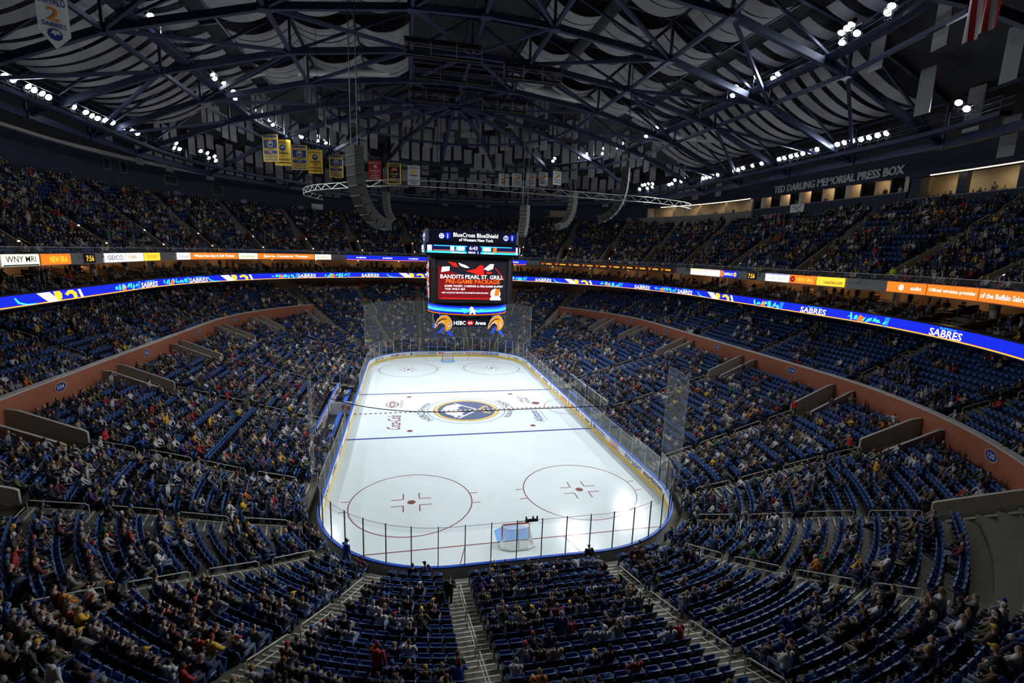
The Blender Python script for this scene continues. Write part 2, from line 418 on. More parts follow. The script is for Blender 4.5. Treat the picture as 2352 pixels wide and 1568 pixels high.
advert(s_side(-13.8), [('sign_orange', ad_text("DUNKIN'", 0, .19, 1.95, .3)), ('sign_magenta', ad_text('DONUTS', 0, -.17, 1.95, .3))], 'orange and magenta lettering on the right boards')
advert(s_side(-10.0), [('sign_blue', ad_text('BlueCross BlueShield.', .4, .09, 2.5, .2)), ('sign_blue', ad_text('of Western New York', .4, -.17, 2.5, .18)), ('sign_blue', lambda b, f: (annulus(b, f, .12, .24, 20, cx=-1.55), rect(b, f, -1.25, -.25, -1.05, .25)))], 'blue lettering on the right boards')
advert(s_side(-5.7), [('sign_black', ad_text('verizon', .75, -.06, 1.5, .34)), ('sign_red', lambda b, f: flat(b, f, [(-1.2, .22), (-1.05, .22), (-.85, -.15), (-.1, .25), (-.05, .3), (-.9, -.3)]))], 'black lettering with red tick on the right boards')
advert(s_side(-2.2), [('sign_red', ad_text('LABATT', -.7, 0, 1.5, .42)), ('sign_black', ad_text('ZERO', .8, 0, 1.2, .36)), ('sign_black', lambda b, f: rect(b, f, 1.55, -.33, 1.65, .36))], 'red and black lettering on the right boards')
advert(s_side(1.9), [('sign_red', ad_text('Scotia', 0, 0, 2.6, .5))], 'red lettering on the right boards')
advert(s_side(5.2), [('sign_blue', lambda b, f: (annulus(b, f, .14, .24, 20, cx=-1), annulus(b, f, .14, .24, 20, cx=.4))), ('sign_grey' if 0 else 'sign_black', lambda b, f: (rect(b, f, -.6, -.1, -.2, .02), rect(b, f, .8, -.1, 1.2, .02)))], 'small blue marks on the right boards')
advert(s_side(10.6), [('sign_black', ad_text('NEW ERA', 0, 0, 2.5, .42))], 'black lettering on the right boards beyond the blue line')
advert(s_side(14.2), [('sign_red', ad_text('TICKET', 0, 0, 2.6, .36))], 'red lettering on the right boards beyond the blue line')
advert(s_side(17.6), [('sign_blue', lambda b, f: [rect(b, f, -1.3+.75*i, -.3, -1.05+.75*i, .3) for i in range(4)])], 'four blue bars on the right boards')
advert(LB.s_of('arc', 6, 1, 1), [('sign_teal', lambda b, f: annulus(b, f, .16, .28, 20, cx=-1)), ('sign_black', ad_text('PAVEMENT', .5, 0, 2.0, .25))], 'teal mark in the far right corner')
advert(LB.s_of('arc', 33, 1, 1), [('sign_black', ad_text('verizon', .8, -.05, 1.5, .34)), ('sign_red', lambda b, f: flat(b, f, [(-1.3, .3), (-1.15, .3), (-.95, -.05), (-.2, .3), (-.15, .35), (-1.0, -.2)]))], 'black lettering with red tick in the far right corner')
advert(LB.s_of('arc', 60, 1, 1), [('sign_blue', ad_text('NHL.COM', 0, 0, 1.6, .3))], 'blue lettering on the far boards, right end')
def s_end(x): return LB.s_of('end', abs(x), 1 if x > 0 else -1, 1)
advert(s_end(8.0), [('sign_blue', ad_text('GEICO', 0, 0, 3.1, .52))], 'large blue lettering on the far boards')
advert(s_end(5.1), [('sign_red', ad_text('Tim Hortons', 0, 0, 3.2, .5, shear=.2))], 'red script lettering on the far boards')
advert(s_end(2.2), [('sign_black', ad_text("WOMEN & CHILDREN'S", 0, 0, 1.9, .2))], 'small dark lettering behind the far goal')
advert(s_end(-1.9), [('sign_black', ad_text('HSBC', -.55, .08, 1.7, .42)), ('sign_black', ad_text('The world', -.6, -.28, 1.6, .13)), ('sign_red', lambda b, f: (flat(b, f, [(.5, .08), (.8, .3), (1.1, .08), (.8, -.14)]), flat(b, f, [(1.1, .08), (1.4, .3), (1.4, -.14)])))], 'black lettering with red diamond on the far boards')
advert(s_end(-5.1), [('sign_black', ad_text("WOMEN & CHILDREN'S", .45, .12, 2.2, .16)), ('sign_black', ad_text('of Western New York', .45, -.14, 2.2, .16)), ('sign_blue', lambda b, f: (rect(b, f, -1.3, -.08, -.85, .08), rect(b, f, -1.15, -.25, -1.0, .25)))], 'small dark lettering with blue cross on the far boards')
advert(s_end(-8.5), [('sign_red', ad_text('wilson', -1.0, -.02, 1.1, .26)), ('sign_red', ad_text('Tops', .75, .02, 1.5, .42)), ('sign_red', lambda b, f: flat(b, f, circ(.16, 16, -.25)))], 'red lettering on the far boards')
advert(LB.s_of('arc', 58, -1, 1), [('sign_blue', ad_text('NHL.COM', 0, 0, 1.5, .32))], 'blue lettering on the far boards, left end')
advert(LB.s_of('arc', 34, -1, 1), [('sign_black', ad_text('1NYTS', .2, 0, 1.7, .42, shear=.2)), ('sign_green', lambda b, f: rect(b, f, -1.1, -.3, -.8, .25))], 'black slanted lettering in the far left corner')
for y, t in ((-19.5, 'TICKET'), (-15.5, 'PAVEMENT'), (-11.5, 'NEW ERA'), (-5.0, 'CANADA'), (2.5, 'FIRST'), (7, 'RINK'), (12, 'Tops')):
    advert(LB.s_of('side', abs(y), -1, 1 if y > 0 else -1), [('sign_black', ad_text(t, 0, 0, 2.4, .34))], 'dark lettering on the left boards')
def gate(b):
    for y in (25.5*FT, -25.5*FT):
        f = on_boards(s_side(y), .004); rect(b, f, -.09, -.36, .09, .36)
b = MB(); gate(b); bpart(b, 'line_mark', 'sign_navy')
f = on_boards(s_side(0), .004); b = MB(); rect(b, f, -.1, -.36, .1, .36); bpart(b, 'line_mark', 'sign_red')

# ------------------------------------------------------------------ glass panes with posts
LG = Loop(13.0, 30.53, 8.58)
def in_bench(x, y): return x < 0 and abs(y) < 8.6
npane = 0
def pane(s0, s1, ht, where, i):
    global npane
    x0, y0, nx, ny = LG.pt(s0); x1, y1 = LG.pt(s1)[:2]
    root = empty('rink_glass', (x0, y0, BZ), label='%s clear glass pane from the %s of the %s boards' % (ordn(i), *where), cat='glass', group='panes of rink glass')
    inv = Vector((x0, y0, BZ))
    b = MB(); m = 4
    P = [Vector((*LG.pt(s0+(s1-s0)*k/m)[:2], 0)) for k in range(m+1)]
    for k in range(m):
        for dz in (0,):
            a, c = P[k]-inv, P[k+1]-inv; a.z = c.z = 0
            b.quad(a, c, c+Vector((0, 0, ht)), a+Vector((0, 0, ht)))
    b.build('sheet', 'glass', root)
    b = MB(); b.path([(P[k]-inv).to_2d().to_3d()+Vector((0, 0, ht)) for k in range(m+1)], .02, .02); b.build('top_edge', 'ledge', root)
    b = MB(); b.box((0, 0, ht/2+.02), (.05, .06, ht+.08), math.atan2(-nx, ny)); b.build('post', 'dark_steel' if y0 < -20 else 'steel', root)  # near posts coloured dark for their backlit look, the lit far ones pale
Q = LG.T/4
def run(y_lo, y_hi, sx, sy, ht, step, where, skip=None):
    """panes along the loop for |y| range in one region"""
    n = 0
    return n
sN = LG.s_of('arc', 3, 1, -1); ns = int(round(2*sN/1.55)); 
i = 0
for k in range(ns):
    s0, s1 = LG.T-sN+2*sN*k/ns, LG.T-sN+2*sN*(k+1)/ns
    i += 1; pane(s0, s1, 2.42, ('left', 'near end'), i)
sA, sB = LG.s_of('arc', 3, 1, -1), LG.s_of('arc', 3, 1, 1); ns = 18; i = 0
for k in range(ns):
    s0, s1 = sA+(sB-sA)*k/ns, sA+(sB-sA)*(k+1)/ns; i += 1
    pane(s0, s1, 1.55 if k > 1 else 1.9, ('near end', 'right'), i)
sA2, sB2 = LG.s_of('arc', 3, 1, 1), LG.s_of('arc', 3, -1, 1); ns = 22; i = 0
for k in range(ns):
    s0, s1 = sA2+(sB2-sA2)*k/ns, sA2+(sB2-sA2)*(k+1)/ns; i += 1
    pane(s0, s1, 2.3, ('right', 'far end'), i)
sA3, sB3 = LG.s_of('arc', 3, -1, 1), LG.s_of('arc', 3, -1, -1); ns = 18; i = 0
for k in range(ns):
    s0, s1 = sA3+(sB3-sA3)*k/ns, sA3+(sB3-sA3)*(k+1)/ns
    x, y = LG.pt((s0+s1)/2)[:2]
    if in_bench(x, y): continue
    i += 1; pane(s0, s1, 1.55 if k < 16 else 1.9, ('far end', 'left'), i)
# black padded post at the step of the right glass
b = MB(); b.box((0, 0, .95), (.14, .45, 1.9)); o = b.build('padded_post', 'rubber'); o.location = (13.06, 2.6, .95); tag(o, 'black padded post in the right boards near centre ice', 'post')
b = MB(); b.box((0, 0, 1.2), (1.0, .06, 2.4)); o = b.build('rink_gate', 'rubber'); o.location = (9.75, 30.2, 0); o.rotation_euler.z = -.45; tag(o, 'dark open gate in the far boards right of the goal', 'gate')
b = MB()
for u in (-.5, .15): b.bar((u, 0, 1.9), (u+.9, .4, 2.9), .06, .06)
b.build('yellow_bar', 'board_yellow', o)

# ------------------------------------------------------------------ safety netting behind both ends
def netting(sy, z0, z1, lab):
    L = Loop(13.35, 30.9, 8.9); s0 = L.s_of('side', 21.8, 1, sy); s1 = L.s_of('side', 21.8, -1, sy)
    if sy < 0: s0, s1 = s1, s0+L.T
    n = 40; P = [L.pt(s0+(s1-s0)*k/n)[:2] for k in range(n+1)]
    root = empty('safety_net', (P[n//2][0], P[n//2][1], z0), label=lab, cat='netting')
    o3 = Vector((P[n//2][0], P[n//2][1], z0)); b = MB()
    for k in range(n):
        f0 = Vector((*P[k], z0))-o3; f1 = Vector((*P[k+1], z0))-o3
        zz = lambda q: z1-z0-.5*math.sin(PI*(q/n))*0
        b.quad(f0, f1, f1+Vector((0, 0, zz(k+1))), f0+Vector((0, 0, zz(k))))
    b.build('mesh_sheet', 'netting', root)
    b = MB(); b.tube([Vector((*p, z1))-o3 for p in P], .025, 5); b.build('top_cable', 'dark_steel', root)
    for p in (P[0], P[-1]):
        b = MB(); b.tube([Vector((*p, z0))-o3, Vector((*p, z1))-o3], .02, 5); b.build('edge_rope', 'ledge', root)
netting(-1, 3.4, 10.4, 'transparent safety netting hung around the near end of the rink')
netting(1, 3.3, 10.1, 'transparent safety netting hung behind the far goal')

# ------------------------------------------------------------------ goals
def goal(y, sg, lab):
    root = empty('hockey_goal', (0, y, 0), 0 if sg < 0 else PI, lab, 'goal')     # local -y is behind the goal
    b = MB(); b.tube([(-.915, 0, 0), (-.915, 0, 1.16), (-.86, 0, 1.22), (.86, 0, 1.22), (.915, 0, 1.16), (.915, 0, 0)], .045, 8); b.build('front_frame', 'sign_red', root)
    base = [(-.915, 0, .06), (-1.12, -.35, .06), (-1.05, -.85, .06), (-.6, -1.08, .06), (.6, -1.08, .06), (1.05, -.85, .06), (1.12, -.35, .06), (.915, 0, .06)]
    b = MB(); b.tube(base, .075, 8); b.build('base_pad', 'board_white', root)
    b = MB(); b.tube([(0, -1.08, .08), (0, -.5, 1.14), (0, 0, 1.2)], .03, 6); b.build('centre_bar', 'ledge', root)
    top = [(-.9, 0, 1.2), (-.85, -.3, 1.16), (-.6, -.5, 1.13), (-.3, -.53, 1.12), (.3, -.53, 1.12), (.6, -.5, 1.13), (.85, -.3, 1.16), (.9, 0, 1.2)]
    b = MB()
    for i in range(7): b.quad(base[i], base[i+1], top[i+1], top[i])
    b.add(top, [tuple(range(8))]); b.build('net', 'goal_net', root)
    b = MB(); b.tube(top, .02, 6); b.build('top_bar', 'ledge', root)
goal(-89*FT, -1, 'hockey goal with white net at the near end of the ice')
goal(89*FT, 1, 'hockey goal with red posts at the far end of the ice')
root = empty('goal_camera', (.1, -30.5, 3.45), label='small black camera bar clamped on top of the near glass', cat='camera')
b = MB(); b.box((0, 0, 0), (.75, .12, .14)); b.build('camera_bar', 'dark_steel', root)
for u in (-.33, .08, .33): b = MB(); b.box((u, 0, .15), (.08, .1, .18)); b.build('camera_head', 'sign_black', root)
b = MB(); b.bar((-.38, 0, 0), (-.8, 0, -.05), .03); b.build('clamp_arm', 'steel', root)

# ------------------------------------------------------------------ team benches on the left, penalty boxes on the right
for sg, w in ((-1, 'nearer'), (1, 'farther')):
    root = empty('team_bench', (-14.3, sg*4.5, 0), label='long blue players bench behind the left boards, the %s one' % w, cat='bench')
    b = MB(); b.box((0, 0, .55), (.38, 7.8, .07)); b.build('bench_top', 'rail_blue', root)
    for yy in (-3.4, 0, 3.4): b = MB(); b.box((0, yy, .27), (.3, .08, .5)); b.build('leg', 'steel', root)
    root = empty('bench_wall', (-15.7, sg*4.5, 0), label='white wall with red lettering behind the %s players bench' % w, cat='wall')
    b = MB(); b.box((0, 0, .7), (.12, 8.4, 1.4)); b.build('wall_panel', 'board_white', root)
    b = MB(); b.box((0, 0, 1.43), (.2, 8.4, .06)); b.build('wall_cap', 'rail_blue', root)
    f = lambda u, v, t=0: Vector((.07, -u, .75+v))
    b = MB(); T(b, 'CANADA', f, 0, .1, 5.5, .55); b.build('wall_sign', 'sign_red', root)
    b = MB(); rect(b, f, -4.1, -.6, 4.1, -.4); b.build('wall_stripe', 'rail_blue', root)
b = MB(); b.box((-14.8, 0, .03), (3.4, 17.8, .06)); b.build('floor_bench', 'rubber', kind='structure')
root = empty('bench_divider', (-14.3, 0, 0), label='white panel with red letters between the two players benches', cat='panel')
b = MB(); b.box((0, 0, .75), (2.4, .1, 1.5)); b.build('divider_panel', 'board_white', root)
b = MB(); T(b, 'Fa', lambda u, v, t=0: Vector((u, -.06, .9+v)), .55, 0, .9, .6); b.build('divider_sign', 'sign_red', root)
for sg, w in ((-1, 'near'), (1, 'far')):
    root = empty('glass_screen', (-14.3, sg*8.75, 1.05), label='tall glass screen at the %s end of the players benches' % w, cat='glass')
    b = MB(); b.quad((-1.2, 0, -1), (1.2, 0, -1), (1.2, 0, 1.5), (-1.2, 0, 1.5)); b.build('sheet', 'glass', root)
    b = MB(); b.bar((1.2, 0, -1), (1.2, 0, 1.55), .06); b.bar((-1.2, 0, -1), (-1.2, 0, 1.55), .06); b.build('post', 'steel', root)
for sg, w in ((-1, 'near'), (1, 'far')):
    root = empty('penalty_box', (14.2, sg*3.4, 0), label='glass walled penalty box behind the right boards, the %s one' % w, cat='penalty box')
    b = MB(); b.quad((1.1, -3, .9), (1.1, 3, .9), (1.1, 3, 2.6), (1.1, -3, 2.6)); b.quad((-1.1, sg*3, .9), (1.1, sg*3, .9), (1.1, sg*3, 2.6), (-1.1, sg*3, 2.6)); b.build('sheet', 'glass', root)
    b = MB()
    for yy in (-3, -1, 1, 3): b.bar((1.1, yy, .2), (1.1, yy, 2.62), .06)
    b.bar((1.1, -3, 2.6), (1.1, 3, 2.6), .05); b.build('frame', 'steel', root)
    b = MB(); b.box((.6, 0, .5), (.36, 5, .06)); b.build('bench_top', 'rail_blue', root)
    b = MB(); b.box((1.15, 0, .45), (.08, 6, .9)); b.build('back_panel', 'sign_navy', root)
b = MB(); b.box((14.35, 0, .03), (2.5, 12.4, .06)); b.build('floor_penalty', 'rubber', kind='structure')
# ------------------------------------------------------------------ lower bowl: stepped floors
AIS = order([('end', 4.4), ('arc', 63.3), ('arc', 42.2), ('arc', 21.0), ('side', 19.4), ('side', 6.3)])
NA = len(AIS); NS = 8              # samples per aisle cell in ring(): 2 edges + 6
def q_of(i): return i//6
QN = ['right near', 'right far', 'left far', 'left near']
def is_side(i):                    # aisles that meet the red cross wall
    a = AIS[i]; return a[0] == 'side' or (a[0] == 'arc' and a[1] < 60)
def blk_side(i):                   # block i lies between aisle i and i+1
    j = (i+1) % NA; return is_side(i) and is_side(j)
def cell(k): return k//NS, k % NS  # sample index -> aisle index, position (0 = across the aisle)
KB = 22
def floor_part(name, k0, k1, keep, lab, zs=None):
    b = MB(); b.sm = False
    for k in range(k0, k1):
        d0, d1 = 1.5+.85*k-.62, 1.5+.85*(k+1)-.62
        zf_ = zs or zrow; z = zf_(k); zp = zf_(k-1) if k else .15
        A0, A1 = ring(bowl(d0), AIS, 1.0, zp), ring(bowl(d0), AIS, 1.0, z); A2 = ring(bowl(d1), AIS, 1.0, z)
        def skip(i, s):
            a, p = cell(s)
            if k < 3 and (a == 17 or (a == 18 and p < 2) or (a == 16 and p == 7)): return True
            if k < 2 and a == 5 and p: return True
            if not keep(a if p else a, p, k): return True
            return p == 0 and 17 <= k < 22 and (is_side(a) or AIS[a][3] > 0)
        b.strips([A0, A1, A2], skip)
    o = b.build(name, 'concrete', kind='structure'); o['label'] = lab
def side_cell(a, p):
    return blk_side(a) if p else is_side(a)
floor_part('floor_lower_stand', 0, KB, lambda a, p, k: side_cell(a, p), 'grey stepped concrete floor under the lower blue seats along the sides', zside)
floor_part('floor_end_stand', 0, 29, lambda a, p, k: not side_cell(a, p), 'grey stepped concrete floor under the end seats')
b = MB(); b.strips([ring(bowl(.16), AIS, 1.0, .15), ring(bowl(.9), AIS, 1.0, .15)], lambda i, s: (lambda a, p: a == 17 or (a == 18 and p < 2) or (a == 16 and p == 7) or (a == 5 and p))(*cell(s)))
b.build('floor_walkway', 'concrete', kind='structure')['label'] = 'narrow floor behind the rink boards'
# stepped cheek walls where the steeper ends meet the sides
for i in range(NA):
    if is_side(i) and not (blk_side(i) and blk_side((i-1) % NA)):
        sg = 1 if blk_side((i-1) % NA) else -1; P = [bowl(1.5+.85*k) for k in range(11, 29)]; b = MB(); V = []
        for k, L in zip(range(11, 29), P):
            x, y = L.pt(L.s_of(*AIS[i])+sg*1.0)[:2]; V += [(x, y, zside(min(k, 22))-.6), (x, y, zrow(k)+.35)]
        b.add(V, [(2*q, 2*q+2, 2*q+3, 2*q+1) for q in range(17)]); b.build('wall_cheek', 'parapet', kind='structure')
ZT0, DT0, KT = 7.5, 21.2, 12
def ztier(k): return ZT0+.36*k
b = MB()
for k in range(KT+1):
    d0, d1 = DT0+.85*k-.62, DT0+.85*(k+1)-.62; z = ztier(k); zp = ztier(k-1) if k else ZT0-.6
    b.strips([ring(bowl(d0), AIS, 1.0, zp), ring(bowl(d0), AIS, 1.0, z), ring(bowl(d1 if k < KT else d1+3), AIS, 1.0, z)], lambda i, s: not side_cell(*cell(s)))
o = b.build('floor_side_tier', 'concrete', kind='structure'); o['label'] = 'stepped concrete floor of the seats above the red wall'

# ------------------------------------------------------------------ red cross wall, its ledge and number plates
DW = 20.25
def wall_seg(sx):
    segs = []
    return segs
for sx, w in ((1, 'right'), (-1, 'left')):
    b = MB(); b2 = MB()
    L, Lo = bowl(DW), bowl(DW+.3)
    rngs = [(1.0, 6.8, 8.12)]
    top = 8.12
    R0 = ring(L, AIS, 1.0, 6.2); R1 = ring(L, AIS, 1.0, top); R2 = ring(Lo, AIS, 1.0, top); R3 = ring(Lo, AIS, 1.0, 6.2)
    keep = lambda i, s: side_cell(*cell(s)) and (AIS[cell(s)[0]][2] == sx)
    mine = lambda s: (q_of(cell(s)[0]) in ((0, 1) if sx > 0 else (2, 3)))
    b.strips([R0, R1, R2, R3], lambda i, s: not (side_cell(*cell(s)) and mine(s)) or (cell(s)[1] == 0 and i in (0, 2) and False))
    # openings under the lintels: the wall over a passage starts higher
    o = b.build('wall_%s_cross' % w, 'brick_red', kind='structure'); o['label'] = 'long brick red wall along the %s stand' % w
    b2 = MB(); K0 = ring(bowl(DW-.06), AIS, 1.0, top); K1 = ring(bowl(DW-.06), AIS, 1.0, top+.09); K2 = ring(bowl(DW+.5), AIS, 1.0, top+.09); K3 = ring(bowl(DW+.5), AIS, 1.0, top)
    b2.strips([K0, K1, K2, K3], lambda i, s: not (side_cell(*cell(s)) and mine(s)))
    b2.build('trim_%s_ledge' % w, 'ledge', kind='structure')['label'] = 'pale ledge along the top of the %s red wall' % w
def loop_frame(L, s, d=0.):
    x, y, nx, ny = L.pt(s); n = Vector((nx, ny, 0)); t = Vector((-ny, nx, 0))     # t points right as seen from the ice
    return Vector((x, y, 0)), n, t
POS = {('side', 6.3): 'near the centre line', ('side', 19.4): 'near the corner', ('arc', 21.0): 'in the corner', ('arc', 42.2): 'round the corner', ('arc', 63.3): 'beside the end block', ('end', 4.4): 'behind the goal'}
def where_aisle(a):
    k, v, sx, sy = a
    return '%s %s stairs %s' % ('near' if sy < 0 else 'far', 'right' if sx > 0 else 'left', POS[(k, v)])

# ------------------------------------------------------------------ passages (vomitories) through the red wall
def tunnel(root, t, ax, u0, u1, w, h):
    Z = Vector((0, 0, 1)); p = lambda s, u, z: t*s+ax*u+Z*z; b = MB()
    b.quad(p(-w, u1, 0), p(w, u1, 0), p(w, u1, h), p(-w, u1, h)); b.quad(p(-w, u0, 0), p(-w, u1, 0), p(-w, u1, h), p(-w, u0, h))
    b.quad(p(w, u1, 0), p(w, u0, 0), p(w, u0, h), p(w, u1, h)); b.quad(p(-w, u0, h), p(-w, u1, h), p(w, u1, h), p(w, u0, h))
    b.build('dark_opening', 'black', root)  # shade inside the passage is painted as a black lining
nums = {0: '120', 1: '119', 2: '118', 3: '117'}
def passage(i):
    a = AIS[i]; zf = zside(16)
    o3, n, t = loop_frame(bowl(DW), bowl(DW).s_of(*a)); s16 = bowl(15.7).s_of(*a); f3 = loop_frame(bowl(15.7), s16)[0]
    ax = (o3-f3); ax.normalize(); t = Vector((ax.y, -ax.x, 0)); ln = (o3-f3).length
    root = empty('stand_passage', (f3.x, f3.y, zf), label='concrete walled stand passage at the '+where_aisle(a), cat='passage', group='passages through the red wall')
    root['kind'] = 'structure'
    for sg in (-1, 1):
        b = MB(); prof = [(0, -1.2), (ln+.1, -1.2), (ln+.1, 2.85), (ln-.6, 2.75), (.15, 1.12), (0, 1.0)]
        b.prism(prof, lambda u, w, q: ax*u+Vector((0, 0, w))+t*(sg*(1.05+q)), 0, .2); b.build('parapet', 'parapet', root)
    b = MB()
    for u0, u1, z0, z1 in ((ln+.02, ln+5, 0, 0),):
        b.quad(t*-1+ax*0, t*1+ax*0, t*1+ax*(ln+5), t*-1+ax*(ln+5))
    b.build('passage_floor', 'concrete', root)
    tunnel(root, t, ax, ln+.05, ln+4, 1.0, 1.62)
for i in range(NA):
    if is_side(i):
        x, y = bowl(18).pt(bowl(18).s_of(*AIS[i]))[:2]
        if in_frame(x, y, 7, 150): passage(i)
# portals with brick lintels in the far end rows
def end_portal(i):
    a = AIS[i]; d0, d1 = 16.5, 21.2; L0_, L1_ = bowl(d0), bowl(d1)
    f3 = loop_frame(L0_, L0_.s_of(*a))[0]; o3, n, t = loop_frame(L1_, L1_.s_of(*a)); ax = (o3-f3).normalized(); t = Vector((ax.y, -ax.x, 0)); ln = (o3-f3).length; zf = zrow(16.6)
    root = empty('stand_portal', (f3.x, f3.y, zf), label='far end portal with brick lintel at the '+where_aisle(a), cat='portal', group='portals in the far end rows'); root['kind'] = 'structure'
    Z = Vector((0, 0, 1))
    for sg in (-1, 1):
        b = MB(); b.prism([(0, -1), (ln, -1), (ln, 3.2), (0, 1.1)], lambda u, w, q: ax*u+Z*w+t*(sg*(.95+q)), 0, .2); b.build('parapet', 'parapet', root)
    b = MB(); b.prism([(-1.1, 2.3), (1.1, 2.3), (1.1, 3.2), (-1.1, 3.2)], lambda u, w, q: t*u+Z*w+ax*(ln-.1+q), 0, .25); b.build('lintel', 'brick_red', root)
    tunnel(root, t, ax, ln+.1, ln+2, .95, 2.3)
ENDP = [i for i in range(NA) if not is_side(i) and AIS[i][3] > 0]
for i in ENDP: end_portal(i)
# oval number plates on the wall
def plate(L, s, z, txt, sc, lab):
    o3, n, t = loop_frame(L, s); root = empty('number_plate', (o3.x, o3.y, z), label=lab, cat='sign', group='oval section number plates')
    f = lambda u, v, q=0: t*u+Vector((0, 0, v))+n*(.04+q)
    b = MB(); b.prism(circ(.62*sc, 20, ry=.36*sc), lambda u, v, q: t*u+Vector((0, 0, v))+n*q, .0, .035); b.build('plate', 'sign_blue', root)
    b = MB(); T(b, txt, f, 0, 0, .72*sc, .32*sc); b.build('number', 'sign_white', root)
    b = MB(); annulus(b, lambda u, v: f(u, v*.58), .62*sc, .68*sc, 20); b.build('rim', 'sign_gold', root)
Lw = bowl(DW)
def mid_s(L, i):
    s0, s1 = L.s_of(*AIS[i]), L.s_of(*AIS[(i+1) % NA]); s1 = s1 if s1 > s0 else s1+L.T; return (s0+s1)/2
for i, t in ((2, '120'), (3, '119'), (4, '119'), (5, '118'), (6, '117'), (7, '117'), (14, '107'), (15, '106'), (16, '106'), (17, '105'), (18, '104'), (19, '104')):
    if i in (3, 14): continue
    plate(Lw, mid_s(Lw, i), 7.45, t, 1.0, 'oval blue section number plate on the %s red wall, %s' % ('right' if i < 12 else 'left', {2: 'in the near corner', 4: 'nearer the camera', 5: 'at centre ice', 6: 'beyond centre ice', 7: 'in the far corner', 15: 'in the far corner', 16: 'beyond centre ice', 17: 'at centre ice', 18: 'just before centre ice', 19: 'nearest the camera'}[i]))

# ------------------------------------------------------------------ stairs with pale nosings, and handrails
railn = 0
def rail(p0, p1, lab, drop=.45):
    """two-bar tubular handrail between ground points p0 (low) and p1 (high)"""
    p0, p1 = Vector(p0), Vector(p1); root = empty('handrail', p0, label=lab, cat='handrail', group='stair handrails')
    d = p1-p0; h = Vector((0, 0, .92)); m = Vector((0, 0, .5)); t = d.normalized()*.12
    b = MB(); b.tube([Vector((0, 0, 0)), h*.93, h+t, d+h-t, d+h*.93, d], .028, 6); b.build('top_bar', 'nosing', root)
    b = MB(); b.tube([m, d+m], .022, 6); b.build('middle_bar', 'nosing', root)
def stairs(i, kmax, z_of, d_of, name, skipk=None, rails=True, wname=None, loopf=None, k0=0):
    a = AIS[i]; b = MB(); lo = loopf or bowl
    P = []
    for k in range(k0, kmax+1):
        L = lo(d_of(k)); x, y, nx, ny = L.pt(L.s_of(*a)); P.append(Vector((x, y, z_of(k))))
    for k in range(len(P)-1):
        if skipk and skipk(k+k0): continue
        p, q = P[k], P[k+1]; ax = (q-p); ax.z = 0; ln = ax.length; ax.normalize(); rz = math.atan2(ax.y, ax.x); rise = q.z-p.z
        e = p+ax*(-.62+.85-.40*1); e = p+ax*(ln-.62-.4)
        b.box((e.x+ax.x*.2, e.y+ax.y*.2, p.z+rise*.25), (.4, 1.9, rise*.5), rz, 0)
        b.box((e.x+ax.x*.03, e.y+ax.y*.03, p.z+rise*.5+.005), (.07, 1.25, .012), rz, 1)
        f = p+ax*(ln-.62)
        b.box((f.x+ax.x*.03, f.y+ax.y*.03, q.z+.006), (.07, 1.25, .012), rz, 1)
    if not b.v: return
    o = b.build(name, ['concrete', 'nosing'], kind='structure'); o['label'] = wname
    return P
for i in range(NA):
    a = AIS[i]; L = bowl(8); x, y = L.pt(L.s_of(*a))[:2]
    if not in_frame(x, y, 2, 300): continue
    kend = 17 if is_side(i) else 28
    P = stairs(i, kend, zside if is_side(i) else zrow, lambda k: 1.5+.85*k, 'floor_stairs', wname='concrete '+where_aisle(a)+' in the lower stand')
    n = 0
    for k in ((1, 4), (5, 8), (9, 12), (13, 16)) if is_side(i) else ((2, 5), (6, 9), (10, 13), (14, 16)):
        if k[1] >= len(P): continue
        p, q = P[k[0]], P[k[1]]; ax = (q-p).normalized(); n += 1
        if in_frame(p.x, p.y, p.z, 30): rail(p-ax*.2, q-ax*.15, 'tubular handrail on the %s, %s up from the ice' % (where_aisle(a), ordn(n)))
    if is_side(i):
        P = stairs(i, KT, ztier, lambda k: DT0+.85*k, 'floor_stairs', wname='concrete '+where_aisle(a)+' above the red wall')
        n = 0
        for k in ((1, 3), (5, 7), (9, 11)):
            p, q = P[k[0]], P[k[1]]; n += 1
            if in_frame(p.x, p.y, p.z, 30) and p.y > -36: rail(p, q, 'tubular handrail above red wall, %s, %s up' % (where_aisle(a), ordn(n)))

# ------------------------------------------------------------------ seat places
SLOTS = []      # (x, y, z, facing, block name, row, number in row, tier, block index)
def seat_row(L, s0, s1, z, tier, row, blk, bname):
    ln = s1-s0; n = int(ln/.535)
    if n < 1: return
    for j in range(n):
        s = s0+ln*(j+.5)/n; x, y, nx, ny = L.pt(s)
        if not in_frame(x, y, z+.6, 60): continue
        SLOTS.append((x, y, z, math.atan2(-nx, ny), bname, row, j, tier, blk, n))
SECT = {}
def block_name(i):
    j = (i+1) % NA; a, c = AIS[i], AIS[j]
    if a[0] == c[0] == 'end': return 'near centre block' if a[3] < 0 else 'far centre block'
    q = '%s %s' % ('near' if a[3] < 0 else 'far', 'right' if a[2] > 0 else 'left')
    if a[3] != c[3]: return '%s centre-line block' % ('right' if a[2] > 0 else 'left')
    vals = sorted([{'end': 90, 'arc': a[1], 'side': 10-a[1]*.5}[a[0]], {'end': 90, 'arc': c[1], 'side': 10-c[1]*.5}[c[0]]])
    hi = vals[1]
    return q+' '+('end block' if hi == 90 else 'outer corner' if hi > 60 else 'middle corner' if hi > 40 else 'inner corner' if hi > 15 else 'side block')
BN = [block_name(i) for i in range(NA)]
